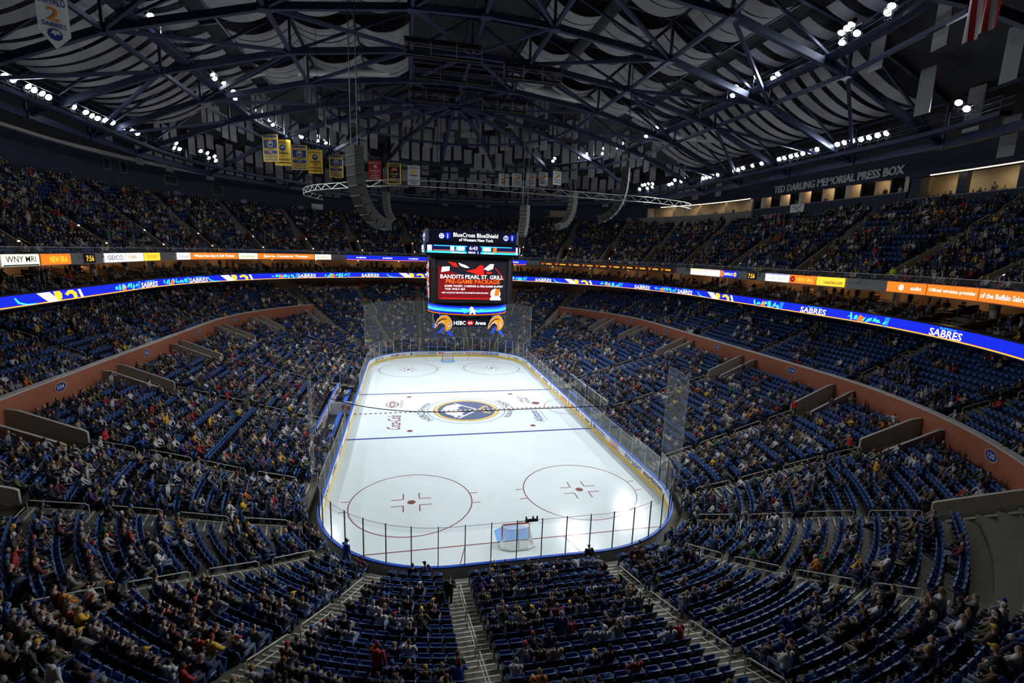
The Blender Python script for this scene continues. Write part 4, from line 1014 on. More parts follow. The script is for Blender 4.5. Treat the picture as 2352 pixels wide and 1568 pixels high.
FACES = [('front', Vector((0, -1, 0)), Vector((1, 0, 0)), 1.0), ('right', Vector((1, 0, 0)), Vector((0, 1, 0)), .87), ('back', Vector((0, 1, 0)), Vector((-1, 0, 0)), 1.0), ('left', Vector((-1, 0, 0)), Vector((0, -1, 0)), .87)]
for nm, n, t, k in FACES:
    dist = {'front': 3.9, 'back': 3.9, 'left': 4.4, 'right': 4.4}[nm]
    F = lambda dd, zc: (lambda u, v, q=0, n=n, t=t, k=k: t*(u*k)+n*(dd+q)+Vector((0, 0, zc+v)))
    f = F(dist+.02, 15.65)
    b = MB(); rect(b, f, -3.75, -2.1, 3.75, 2.1); sp(b, 'video_screen', 'led_screen')
    f = F(dist+.06, 15.65)
    b = MB()
    for a, c in (((-3.85, -2.2), (3.85, -2.2)), ((3.85, -2.2), (3.85, 2.2)), ((3.85, 2.2), (-3.85, 2.2)), ((-3.85, 2.2), (-3.85, -2.2))): b.bar(f(*a), f(*c), .12, .12)
    sp(b, 'screen_frame', 'rubber')
    f = F(dist+.04, 15.65)
    b = MB(); flat(b, f, [(-3.6, -1.9), (2.6, -1.9), (2.0, -.6), (3.4, .35), (-.5, .2), (-1.6, .8), (-3.6, 1.6)]); sp(b, 'screen_graphic', 'led_darkred')
    f = F(dist+.07, 15.65); b = MB()
    flat(b, f, [(-2.6, 2.05), (-1.8, 1.95), (-1.5, 1.5), (-2.0, 1.55)]); flat(b, f, [(-.7, 1.1), (.3, 1.35), (.8, 1.75), (1.15, 1.75), (1.3, .75), (.9, .6), (.3, .85)]); flat(b, f, [(1.5, 1.1), (2.2, 1.05), (1.9, .85), (1.55, .85)])
    flat(b, f, [(-3.3, -1.75), (2.2, -1.75), (2.3, -1.85), (-3.3, -1.87)]); flat(b, f, [(2.5, 1.5), (3.5, .4), (3.4, .4), (2.4, 1.5)]); sp(b, 'screen_graphic', 'led_red')
    f = F(dist+.09, 15.65); b = MB()
    flat(b, f, [(-1.5, 1.95), (-.7, 1.7), (-.3, 1.45), (-.8, 1.45), (-1.3, 1.65)]); flat(b, f, [(1.2, 1.35), (1.9, 1.9), (2.3, 1.9), (2.2, 1.4), (1.7, 1.2)]); flat(b, f, [(-3.2, 1.5), (-2.4, 1.55), (-2.45, 1.1), (-3.3, .95)])
    flat(b, f, circ(.55, 20, 2.55, -1.25)); flat(b, f, [(1.95, -1.95), (3.15, -1.95), (3.1, -1.65), (2.0, -1.65)]); sp(b, 'screen_graphic', 'led_white')
    b = MB(); f = F(dist+.11, 15.65); T(b, 'BANDITS', f, -2.15, .5, 2.45, .42); T(b, 'PEARL ST. GRILL', f, 1.3, .5, 4.1, .42)
    T(b, 'GAME TICKET, 2 DRINKS & PRE-GAME BUFFET', f, .2, -.5, 6.3, .24); T(b, 'FOR ONLY $29', f, -1.8, -.82, 2.1, .22); T(b, 'VISIT ACCOUNT SERVICES OR BANDITS.COM FOR INFO', f, -.75, -1.2, 5.0, .15); sp(b, 'screen_lettering', 'led_white')
    b = MB(); T(b, 'PRE-GAME PACKAGE', f, .1, 0, 5.8, .44); flat(b, f, [(2.4, -1.5), (2.9, -1.5), (3.05, -.75), (2.55, -.7)]); sp(b, 'screen_lettering', 'led_orange')
    # score strip
    ds = {'front': 4.4, 'back': 4.4, 'left': 5.0, 'right': 5.0}[nm]; f = F(ds+.02, 19.0)
    b = MB(); rect(b, f, -4.8, -.45, 4.8, .45); sp(b, 'score_strip', 'led_navy')
    f = F(ds+.05, 19.0); b = MB(); rect(b, f, -4.8, -.42, -.7, -.22); rect(b, f, .75, -.42, 4.8, -.22); rect(b, f, -4.1, .28, -.7, .36); rect(b, f, .75, .28, 4.1, .36); rect(b, f, -1.85, -.15, -.85, .3); rect(b, f, .9, -.15, 1.9, .3); sp(b, 'strip_graphic', 'led_cyan')
    b = MB(); rect(b, f, -4.1, -.17, -1.9, -.1); rect(b, f, 2.5, -.17, 4.6, -.1); flat(b, f, [(2.05, -.2), (2.45, -.2), (2.5, .25), (2.1, .3)]); sp(b, 'strip_graphic', 'led_orange')
    f = F(ds+.08, 19.0); b = MB(); rect(b, f, -4.75, -.2, -4.3, .35); rect(b, f, 4.55, -.4, 4.72, .35); rect(b, f, -1.65, -.12, -1.0, .27); rect(b, f, 1.05, -.12, 1.75, .27); rect(b, f, -2.4, -.15, -2.0, .3)
    T(b, '6:43', f, 0, .15, .85, .36); T(b, 'PERIOD', f, -.15, -.3, .75, .2); T(b, '2', f, .48, -.3, .13, .24); T(b, 'BUFFALO', f, -1.6, -.33, 1.3, .17); T(b, 'OTTAWA', f, 1.6, -.33, 1.1, .17); sp(b, 'strip_lettering', 'led_white')
    # sign
    dg = {'front': 4.3, 'back': 4.3, 'left': 4.9, 'right': 4.9}[nm]; f = F(dg+.04, 20.3)
    b = MB(); T(b, 'BlueCross BlueShield', f, .25, .17, 4.7, .42); T(b, 'of Western New York', f, .3, -.32, 3.6, .3); sp(b, 'sign_lettering', 'led_white')
    b = MB(); flat(b, f, circ(.3, 24, -3.3)); flat(b, f, [(-2.95, .35), (-2.4, .35), (-2.42, -.1), (-2.68, -.4), (-2.93, -.1)]); flat(b, f, circ(.3, 24, 3.45)); flat(b, f, [(3.85, .35), (4.4, .35), (4.38, -.1), (4.12, -.4), (3.87, -.1)]); sp(b, 'sign_emblem', 'led_blue')
    f = F(dg+.07, 20.3); b = MB(); annulus(b, f, .2, .26, 20, cx=-3.3); rect(b, f, -3.34, -.2, -3.26, .2); rect(b, f, -3.5, -.04, -3.1, .04); rect(b, f, -2.71, -.2, -2.65, .25); rect(b, f, 3.41, -.2, 3.49, .2); annulus(b, f, .2, .26, 20, cx=3.45); rect(b, f, 4.09, -.2, 4.15, .25); sp(b, 'sign_emblem', 'led_white')
# oval ring
def ell(d, z, n=64): return [((4.45+d)*math.cos(2*PI*i/n), (4.1+d)*math.sin(2*PI*i/n), z) for i in range(n)]
sp(MB().strips([ell(-.6, 11.95), ell(0, 11.95), ell(0, 13.15), ell(-.6, 13.3), ell(-.6, 11.95)]), 'ring_body', 'dark_steel')
sp(MB().strips([ell(.02, 12.2), ell(.02, 13.0)]), 'ring_screen', 'led_blue'); sp(MB().strips([ell(.04, 12.38), ell(.04, 12.62)]), 'ring_stripe', 'led_cyan'); sp(MB().strips([ell(.03, 12.62), ell(.03, 12.82)]), 'ring_stripe', 'led_blue_light'); sp(MB().strips([ell(.05, 12.06), ell(.05, 12.14)]), 'ring_stripe', 'led_orange')
def fe(u, v, q=0.):
    a = -PI/2+u/4.3; return Vector(((4.5+q)*math.cos(a), (4.15+q)*math.sin(a), 12.6+v))
b = MB(); flat(b, fe, [(-.1, .4), (.15, .3), (.2, .05), (.5, -.1), (.25, -.15), (.45, -.45), (.2, -.42), (.05, -.15), (-.1, -.45), (-.25, -.4), (-.08, .0), (-.3, .1)]); sp(b, 'ring_figure', 'led_white')
b = MB(); flat(b, fe, [(-1.1, .2), (-.4, .1), (-.35, -.2), (-.8, -.35)]); flat(b, fe, [(.6, -.3), (1.3, -.1), (1.1, .1), (.7, 0)]); sp(b, 'ring_graphic', 'led_cyan')
sp(MB().tube([(0, 0, 11.0), (0, 0, 13.4)], [2.6, 3.4], 16), 'lower_core', 'dark_steel')
for nm, n, t, k in FACES:
    F = lambda dd, zc: (lambda u, v, q=0, n=n, t=t: t*u+n*(dd+q)+Vector((0, 0, zc+v)))
    f = F(2.9, 11.05); b = MB(); b.prism([(-2.1, -.42), (2.1, -.42), (2.1, .42), (-2.1, .42)], lambda u, v, q: f(u, v, q), -.25, 0); sp(b, 'arena_sign', 'sign_navy')
    f = F(2.94, 11.05); b = MB(); T(b, 'HSBC', f, -1.15, 0, 1.3, .42); T(b, 'Arena', f, 1.15, 0, 1.2, .42); flat(b, f, [(-.3, 0), (0, .25), (.3, 0), (0, -.25)]); sp(b, 'arena_sign_lettering', 'led_white')
    f = F(2.96, 11.05); b = MB(); flat(b, f, [(-.3, .25), (0, 0), (.3, .25)]); flat(b, f, [(-.3, -.25), (.3, -.25), (0, 0)]); flat(b, f, [(-.4, 0), (-.3, .15), (-.15, 0), (-.3, -.15)]); flat(b, f, [(.15, 0), (.3, .15), (.4, 0), (.3, -.15)]); sp(b, 'arena_sign_lettering', 'led_red')
# four hanging team emblems at the corners: golden charging head with blue legs
mat('emblem_gold', (.85, .36, .02), .5, emit=(1, .36, .015), es=.55, noise=.04); mat('emblem_blue', (.02, .07, .5), .5, emit=(.02, .08, .9), es=.7, noise=.04); mat('emblem_white', (.8, .8, .8), .5, emit=(.9, .9, .9), es=.35, noise=.03)
for sx in (-1, 1):
    for sy in (-1, 1):
        a = math.atan2(sy*3.0, sx*2.7); t = Vector((1, 0, 0)) if sy < 0 else Vector((-1, 0, 0)); n = Vector((0, sy, 0)); mir = sx*(1 if sy < 0 else -1)
        # the emblem faces outwards, turned a little round the corner
        ang = R_(18)*sx*-sy; t = Vector((t.x*math.cos(ang), t.x*math.sin(ang), 0)); n = Vector((t.y, -t.x, 0))
        o3 = Vector((sx*2.9, sy*2.9, 10.95)); f = lambda u, v, q=0: o3+t*u+n*q+Vector((0, 0, v))
        head = [(-.95, -.55), (-.9, -.1), (-.65, .45), (-.2, .85), (.3, .9), (.6, .7), (.85, .3), (.9, -.1), (.7, -.5), (.3, -.75), (.05, -.7), (.2, -.35), (.1, -.1), (-.2, .1), (-.5, .0), (-.75, -.3)]
        b = MB(); b.prism([(u*1.08, v*1.08) for u, v in head], f, -.03, .0); sp(b, 'emblem_border', 'emblem_white'); b = MB(); b.prism([(u*1.06, v*1.06) for u, v in head], f, -.14, -.03); sp(b, 'emblem_back', 'sign_navy')
        b = MB(); b.prism(head, f, 0, .05); sp(b, 'emblem_head', 'emblem_gold')
        b = MB(); flat(b, lambda u, v: f(u, v, .06), [(-.85, -.45), (-.6, -.05), (-.15, .2), (.15, .0), (.1, .15), (-.15, .3), (-.6, .1)]); flat(b, lambda u, v: f(u, v, .06), [(.4, .1), (.65, .2), (.7, -.2), (.5, -.4)]); sp(b, 'emblem_stripe', 'emblem_white'); b = MB(); flat(b, lambda u, v: f(u, v, .065), [(-.9, -.1), (-.55, .35), (-.1, .62), (.35, .55), (.3, .47), (-.1, .5), (-.5, .22), (-.8, -.15)]); flat(b, lambda u, v: f(u, v, .07), [(.45, -.02), (.6, .06), (.6, -.08)]); flat(b, lambda u, v: f(u, v, .065), [(.05, -.7), (.3, -.75), (.25, -.55)]); sp(b, 'emblem_stripe', 'sign_navy')
        b = MB(); b.prism([(-.1, -.3), (.1, -.45), (-.35, -1.0), (-.7, -1.05), (-.45, -.8)], f, -.1, .04); b.prism([(.35, -.85), (.7, -.75), (.75, -1.0), (1.0, -1.25), (.85, -1.35), (.45, -1.1)], f, -.1, .04); b.bar(f(-.45, .75, -.06), f(-.5, 1.3, -.06), .1); b.bar(f(.4, .85, -.06), f(.5, 1.3, -.06), .1); sp(b, 'emblem_legs', 'emblem_blue')
b = MB()
for sx in (-1, 1):
    for sy in (-1, 1): b.bar((sx*3.5, sy*2.8, 21), (sx*3.2, sy*2.6, 39), .06)
sp(b, 'hanging_cable', 'dark_steel')

# ------------------------------------------------------------------ line arrays of loudspeakers
def array(top, n, w, h, az, curve, lab, d=.75):
    """n cabinets hung under one another, the lower ones turning towards the seats"""
    r0 = empty('line_array', top, az, lab, 'loudspeaker'); p = Vector((0, 0, 0)); a = 0.
    for i in range(n):
        a = R_(curve)*(i/(n-1))**2.0*1.0; dn = Vector((0, -math.sin(a), -math.cos(a))); fw = Vector((0, math.cos(a), -math.sin(a))); X = Vector((1, 0, 0))
        q = p+dn*h
        v = [p+X*s*w/2+fw*g*d for g in (-.5, .5) for s in (-1, 1)]+[q+X*s*w/2+fw*g*d*.98-dn*.03 for g in (-.5, .5) for s in (-1, 1)]
        b = MB(); b.add(v, [(0, 1, 3, 2), (6, 7, 5, 4), (0, 4, 5, 1), (2, 3, 7, 6), (0, 2, 6, 4), (1, 5, 7, 3)]); o = b.build('cabinet', 'speaker', r0)
        b = MB(); b.bar(q+fw*d*.5-X*w/2, q+fw*d*.5+X*w/2, .05); b.bar(q-fw*d*.5-X*w/2, q-fw*d*.5+X*w/2, .05); b.build('cabinet_edge', 'speaker_edge', o)
        p = q
    b = MB(); b.bar((-w*.35, 0, 0), (-w*.35, 0, 39-top[2]), .05); b.bar((w*.35, 0, 0), (w*.35, 0, 39-top[2]), .05); b.build('hanging_cable', 'dark_steel', r0)
array((-10.5, -18, 25.8), 10, 1.15, .66, R_(128), 80, 'long curved column of loudspeakers hanging left of the scoreboard')
array((16.6, -4, 28.4), 11, 1.25, .62, R_(-122), 76, 'long curved column of loudspeakers hanging right of the scoreboard')
array((16.2, 12, 27.7), 10, 1.25, .62, R_(-72), 76, 'curved column of loudspeakers behind the right hand one')
array((10.2, 16, 25.8), 8, 1.3, .56, R_(-50), 22, 'nearly straight column of loudspeakers beside the scoreboard top')
array((-9.6, 15, 26.4), 7, 1.25, .56, R_(75), 40, 'short column of loudspeakers behind the left hand one')
# curved lighting truss
cv = [(-16.4, 6.0), (-17.6, 1.5), (-16.2, -2.8), (-13.8, -5.7), (-8.1, -10.8), (-3.5, -11.8), (.4, -11.8), (6, -11.2), (12.2, -10.3), (16.6, -10.0), (21.5, -8.0), (24.0, -5.5), (24.4, -2.5)]
def smooth(P, n=6):
    out = []
    for i in range(len(P)-1):
        p0, p1, p2, p3 = [Vector(P[max(0, min(len(P)-1, j))]) for j in (i-1, i, i+1, i+2)]
        for k in range(n):
            t = k/n; out.append(.5*((2*p1)+(p2-p0)*t+(2*p0-5*p1+4*p2-p3)*t*t+(3*p1-p0-3*p2+p3)*t**3))
    return out+[Vector(P[-1])]
TP = smooth(cv); root = empty('lighting_truss', (0, -11.8, 24.3), label='curved aluminium truss hanging in front of the scoreboard', cat='truss')
b = MB(); o3 = Vector((0, -11.8, 24.3)); up = [Vector((*p, 24.65))-o3 for p in TP]; dn = [Vector((*p, 24.15))-o3 for p in TP]
b.tube(up, .035, 6); b.build('top_chord', 'truss_alu', root); b = MB(); b.tube(dn, .035, 6); b.build('bottom_chord', 'truss_alu', root); b = MB()
for i in range(len(TP)-1): b.bar(*((up[i], dn[i+1]) if i % 2 else (dn[i], up[i+1])), .03)
b.build('lattice', 'truss_alu', root); b = MB()
for i in range(4, len(TP), 12): b.bar(up[i], up[i]+Vector((0, 0, 14)), .025)
b.build('hanging_cable', 'dark_steel', root)
# ------------------------------------------------------------------ roof steel
BY = 9.144; HUB = 18.288
PR = [0, 6.3, 18, 29.5, 40.8, 50]; PZ = [39.3, 39.05, 37.6, 34.55, 29.75, 26.3]
def zb(r): return float(np.interp(r, PR, PZ))
def zt(r): return zb(r)+3.6
def pln(x, y):                     # distance from the roof's spine
    return abs(x) if abs(y) <= HUB else math.hypot(x, abs(y)-HUB)
def seen(pts, m=60): return any(in_frame(*p, m) for p in pts)
def along(p, q, n=6): return [tuple(Vector(p).lerp(Vector(q), i/n)) for i in range(n+1)]
def truss(o, d, nodes, name, lab, deep=.55, both=False):
    """plane truss from point o along direction d with nodes at given radii"""
    b = MB(); d = Vector(d)
    P = [Vector(o)+d*r+Vector((0, 0, zb(abs(r)))) for r in nodes]; U = [p+Vector((0, 0, 3.6)) for p in P]
    if not seen([q for i in range(len(P)-1) for q in along(P[i], P[i+1])]): return
    b.path(P, .42, deep); b.path(U, .3, .35)
    for i in range(len(P)): b.bar(P[i], U[i], .22)
    for i in range(len(P)-1): b.bar(P[i], U[i+1], .2) if abs(nodes[i]) > abs(nodes[i+1]) else b.bar(U[i], P[i+1], .2)
    for p in P: b.box(p, (.9, .9, .7))
    o = b.build(name, 'navy_steel', kind='structure'); o['label'] = lab
for k in range(-2, 3):
    truss((0, k*BY, 0), (1, 0, 0), [-40.8, -29.5, -18, -6.3, 0, 6.3, 18, 29.5, 40.8], 'roof_truss_beam', 'navy steel roof truss crossing the hall, %s from the near hub' % ordn(k+3))
for sg in (1, -1):
    for a in range(1, 8):
        t = R_(a*22.5); truss((0, sg*HUB, 0), (math.cos(t), sg*math.sin(t), 0), [0.8, 6.3, 18, 29.5, 40.8], 'roof_radial_beam', 'navy steel roof truss fanning out from the %s hub, %s from the right' % ('far' if sg > 0 else 'near', ordn(a)))
def bm(p, q, w, h, lab, name='roof_beam', m='navy_steel'):
    if not seen(along(p, q)): return
    o = MB().bar(p, q, w, h).build(name, m, kind='structure'); o['label'] = lab
for x in (-40.8, -29.5, -18, -6.3, 0, 6.3, 18, 29.5, 40.8):
    z = zb(abs(x)); w = .3 if abs(x) < 40 else .55
    bm((x, -HUB, z), (x, HUB, z), w, w*1.2, 'long navy roof beam running from hub to hub %s' % ('over the spine' if x == 0 else '%d metres %s of the spine' % (abs(x), 'right' if x > 0 else 'left')))
    bm((x, -HUB, z+3.6), (x, HUB, z+3.6), .22, .26, 'upper navy purlin %s' % ('over the spine' if x == 0 else '%d metres %s of the spine' % (abs(x), 'right' if x > 0 else 'left')), 'roof_purlin_beam')
for x in (-35, -24, -12, 12, 24, 35):
    z = zb(abs(x))+3.2; bm((x, -HUB, z), (x, HUB, z), .18, .22, 'thin navy purlin between the roof trusses', 'roof_purlin_beam')
for sg in (1, -1):
    for r in (6.3, 18, 29.5, 40.8):
        P = [(r*math.cos(R_(22.5*i)), sg*(HUB+r*math.sin(R_(22.5*i))), zb(r)) for i in range(9)]
        if not seen(P): continue
        b = MB(); w = .28 if r < 40 else .6; b.path(P, w, w*1.2)
        if r > 10: b.path([(x, y, z+3.6) for x, y, z in P], .2, .24)
        o = b.build('ring_beam', 'navy_steel', kind='structure'); o['label'] = 'navy ring beam round the %s hub at %d metres' % ('far' if sg > 0 else 'near', r)
b = MB()
for s in (-1, 1):
    for k in range(-2, 2):
        for r0, r1 in ((6.3, 18), (18, 29.5), (29.5, 40.8)):
            p, q = (s*r0, (k+(k % 2))*BY, zb(r0)), (s*r1, (k+1-(k % 2))*BY, zb(r1))
            bm(p, q, .26, .3, 'diagonal navy brace in the %s roof bay between %d and %d metres from the spine' % ('right' if s > 0 else 'left', r0, r1), 'roof_brace_beam')
for k in range(-2, 2):
    for s in (-1, 1): bm((0, (k+(k % 2))*BY, zb(0)), (s*6.3, (k+1-(k % 2))*BY, zb(6.3)), .26, .3, 'diagonal navy brace beside the roof spine', 'roof_brace_beam')
# roof deck
b = MB(); rings = []
for r in (0.01, 6.3, 18, 29.5, 40.8, 50):
    L = stadium(r, HUB); rings.append([(*L.pt(L.T*i/96)[:2], zt(r)+.45) for i in range(96)])
o = b.strips(rings).build('ceiling', 'deck', kind='structure'); o['label'] = 'dark roof deck above the steel trusses'

# ------------------------------------------------------------------ catwalks carrying the floodlights
def catwalk(r, z, c, sa, sb, lab, w=.9):
    L = stadium(r, c); g = rings_open(L, sa, sb, [(-w/2, z), (w/2, z), (w/2, z-.35), (-w/2, z-.35), (-w/2, z)], 90)
    b = MB().strips(g, closed=False)
    for d in (-w/2, w/2):
        for h in (.55, 1.05): b.path(rings_open(L, sa, sb, [(d, z+h)], 90)[0], .05)
    g0, g1 = rings_open(L, sa, sb, [(w/2, z), (w/2, z+1.05)], 45)
    for p, q in zip(g0, g1): b.bar(p, q, .05)
    o = b.build('catwalk', 'navy_steel', kind='structure'); o['label'] = lab
ss = PI*27.4/2
catwalk(27.4, 35.7, HUB, -30, 2*HUB+PI*27.4+30-HUB*0, 'inner oval lighting catwalk under the roof'); catwalk(38, 30.35, 15, -26, 30+PI*38+26, 'outer lighting catwalk along the edge of the roof')
# ducts and rigging
def tubeobj(name, pts, r, m, lab, cat):
    o3 = Vector(pts[0]); b = MB(); b.sm = True; b.tube([Vector(p)-o3 for p in pts], r, 12); o = b.build(name, m); o.location = o3; return tag(o, lab, cat)
tubeobj('air_duct', [(9, 13.5, 41), (24, 13.2, 39.5), (32, 12, 36.2), (35, 6, 34.8)], .5, 'duct', 'pale round air duct crossing the right half of the roof', 'duct')
tubeobj('air_duct', [(-9, 13.5, 41), (-24, 13.2, 39.5), (-31, 12, 36.5)], .5, 'duct', 'pale round air duct crossing the left half of the roof', 'duct')
tubeobj('air_duct', [(12, -20, 41.6), (12, 12.5, 41.6)], .7, 'deck', 'dark round air duct running along the right of the roof spine', 'duct')
for i, (y, x0, x1, z) in enumerate(((-3.4, -7, 0.5, 37.6), (-1.2, 3.2, 9.5, 37.2), (5.2, -6, 3, 38.3), (12.0, -6.5, 0, 37.8), (12.3, 3.0, 9, 37.6))):
    b = MB(); root = empty('rigging_gantry', ((x0+x1)/2, y, z), label='black rigging gantry with pale ladder frame under the roof, %s from the camera' % ordn(i+1), cat='gantry'); c = (x0+x1)/2
    b.bar((x0-c, 0, 1.1), (x1-c, 0, 1.1), .4, .45); b.bar((x0-c, 0, -.2), (x1-c, 0, -.2), .3, .4); b.build('gantry_beam', 'dark_steel', root); b = MB()
    for k in range(4):
        x = x0+(x1-x0)*k/3-c; b.bar((x, -.3, -.3), (x, -.3, 1.1), .09)
    b.bar((x0-c, -.3, .5), (x1-c, -.3, .5), .05); b.bar((x0-c, -.3, -.3), (x1-c, -.3, -.3), .05); b.build('ladder_frame', 'speaker_edge', root)
    b = MB(); b.bar((x0-c, 0, 1.2), (x0-c, 0, 39-z), .06); b.bar((x1-c, 0, 1.2), (x1-c, 0, 39-z), .06); b.build('hanging_rod', 'dark_steel', root)
for i, y in enumerate((1.0, 2.6, 4.2, 6.0, 7.4, 10.6, 12.4)):
    bm((-6.3, y, 39.6), (6.3, y, 39.6), .2, .3, 'grey crossbeam in the roof spine, %s from the camera' % ordn(i+1), 'roof_cross_beam')

# ------------------------------------------------------------------ sagging fabric strips between the purlins
XS = [(6.5, 11.9), (12.1, 17.8), (18.2, 23.9), (25.6, 29.2), (30.2, 39.6)]; WD = [1.5, 1.5, 1.5, 1.15, 1.2]; NJ = [3, 4, 4, 4, 5]; DJ = [1.66, 1.66, 1.66, 2.1, 1.78]; SG = [.95, .95, .95, .25, 1.1]
_dr = {}
def drape_mesh(i, s):
    if (i, s) in _dr: return _dr[(i, s)]
    x0, x1 = XS[i]; xm = (x0+x1)/2; n = 10; v = []; w = WD[i]
    z0 = lambda x: zb(x)+3.15
    for k in range(n+1):
        x = x0+(x1-x0)*k/n; zz = z0(x0)+(z0(x1)-z0(x0))*k/n-SG[i]*(1-(2*k/n-1)**2)-z0(xm)
        v += [(s*(x-xm), -w/2, zz), (s*(x-xm), w/2, zz)]
    b = MB(); b.sm = True; b.add(v, [(2*k, 2*k+1, 2*k+3, 2*k+2) for k in range(n)]); b.add([(x, y, z+.04) for x, y, z in v], [(2*k, 2*k+2, 2*k+3, 2*k+1) for k in range(n)])
    _dr[(i, s)] = b.mesh('fabric_drape', 'drape'); return _dr[(i, s)]
rows = ['lowest', 'middle', 'upper', 'fourth']
for k in range(-3, 2):
    for s in (-1, 1):
        for i, (x0, x1) in enumerate(XS):
            xm = (x0+x1)/2
            if k == -3 and (i < 1 or i == 4): continue
            for j in range(NJ[i]):
                y = k*BY+1.0+DJ[i]*j+(1.2 if i == 0 else .3); z = zb(xm)+3.15
                if not in_frame(s*xm, y, z, 30): continue
                o = link('fabric_drape', drape_mesh(i, s)); o.location = (s*xm, y, z); o.rotation_euler.x = rnd.uniform(-.05, .05)
                tag(o, 'grey sagging fabric strip, %s roof, span %s from the spine, bay %s, strip %s' % ('right' if s > 0 else 'left', num(i+1), num(k+4), num(j+1)), 'fabric', 'sagging roof fabric')
# ------------------------------------------------------------------ flat acoustic panels hanging in the far fan of the roof (and the near right)
_pm = {}
def panel_mesh(w, h):
    if (w, h) not in _pm: _pm[(w, h)] = MB().box((0, 0, -h/2), (w, .08, h)).mesh('acoustic_baffle', 'panel_grey')
    return _pm[(w, h)]
ringn = 0; placed = 0
for r, z, h in ((13.5, 42.0, 3.2), (20, 40.6, 3.2), (26.5, 38.8, 3.2), (32.5, 37.0, 3.2), (38, 34.8, 3.2), (43.5, 32.9, 2.8)):
    ringn += 1; n = int(PI*r/2.0); idx = 0
    for i in range(n+1):
        a = PI*i/n; x, y = r*math.cos(a), HUB+r*math.sin(a)
        zz = z+rnd.choice((-.9, -.3, .3, .7)); hh = rnd.choice((h, h*.8, h))
        if rnd.random() < .06 or not in_frame(x, y, zz-2, 10): continue
        idx += 1; placed += 1
        o = link('acoustic_baffle', panel_mesh(1.5, round(hh, 1))); o.location = (x, y, zz); o.rotation_euler.z = a+PI/2
        tag(o, 'flat grey acoustic panel, hanging ring %s from the far hub, %s from the right' % (num(ringn), ordn(idx)), 'panel', 'acoustic panels')
idx = 0
for r, z, h in ((30, 37.2, 3.2), (35, 35.4, 3.6), (40, 33.6, 3.6), (44, 32.2, 3.4)):
    for i in range(14):
        a = -R_(4+11*i); x, y = r*math.cos(a), -HUB+r*math.sin(a)
        if not in_frame(x, y, z-1.5, 10): continue
        idx += 1; o = link('acoustic_baffle', panel_mesh(1.35, h)); o.location = (x, y, z+rnd.uniform(-.6, .6)); o.rotation_euler.z = a+PI/2
        tag(o, 'flat grey acoustic panel in the near %s roof corner, %s of them' % ('right' if x > 0 else 'left', ordn(idx)), 'panel', 'acoustic panels')
# ------------------------------------------------------------------ hanging banners
def banner(x, y, ztop, w, h, ang, base, parts, lab, tip=0., wave=.04):
    root = empty('hanging_banner', (x, y, ztop), ang, lab, 'banner'); n = 16; b = MB(); b.sm = True
    def f(u, v, q=0.): return Vector((u, -q-wave*math.sin(u*2.2), v))
    rows_ = 10; V = []; F = []
    for j in range(rows_+1):
        for i in range(n+1):
            u = -w/2+w*i/n; vb = -h+(tip*abs(2*i/n-1) if tip else 0); V.append(f(u, vb*j/rows_))
    for j in range(rows_):
        for i in range(n): a = j*(n+1)+i; F.append((a, a+n+1, a+n+2, a+1))
    b.add(V, F); b.add([v+Vector((0, .03, 0)) for v in V], [q[::-1] for q in F]); b.build('cloth', base, root)
    b = MB(); b.bar((-w/2-.1, 0, .03), (w/2+.1, 0, .03), .08); b.bar((-w/2, 0, 0), (-w/2, 0, 1.2), .03); b.bar((w/2, 0, 0), (w/2, 0, 1.2), .03); b.build('hanging_pole', 'dark_steel', root)
    for nm, m, fn in parts:
        b = MB(); fn(b, lambda u, v, q=0: f(u, v, .03+q)); b.build(nm, m, root)
def crest(cv): return lambda b, f: annulus(b, f, .36, .46, 24, cy=cv)
def disc(cv, r=.36): return lambda b, f: flat(b, f, circ(r, 20, 0, cv))
def bull2(cv): return lambda b, f: flat(b, lambda u, v: f(u, v, .02), [(-.26, cv-.05), (-.1, cv+.2), (.2, cv+.18), (.26, cv-.02), (.05, cv-.02), (.0, cv-.15), (-.12, cv-.02)])
def txt(t, v, w, h): return lambda b, f: T(b, t, lambda a, c, q=0: f(a, c, .015), 0, v, w, h)
def stripe(v0, v1, w): return lambda b, f: rect(b, f, -w/2, v0, w/2, v1, n=16)
ca = lambda x, y: math.atan2(y-HUB, x)-PI/2
def both(*fs):
    def g(b, f):
        for q in fs: q(b, f)
    return g
L5 = [(-26.4, 25.5, 'b'), (-25.4, 28.4, 'g'), (-23.7, 32.0, 'b'), (-21.8, 34.8, 'g'), (-18.9, 38.2, 'b')]; yrs = ['1981', '1975', '1997', '1980', '1981']
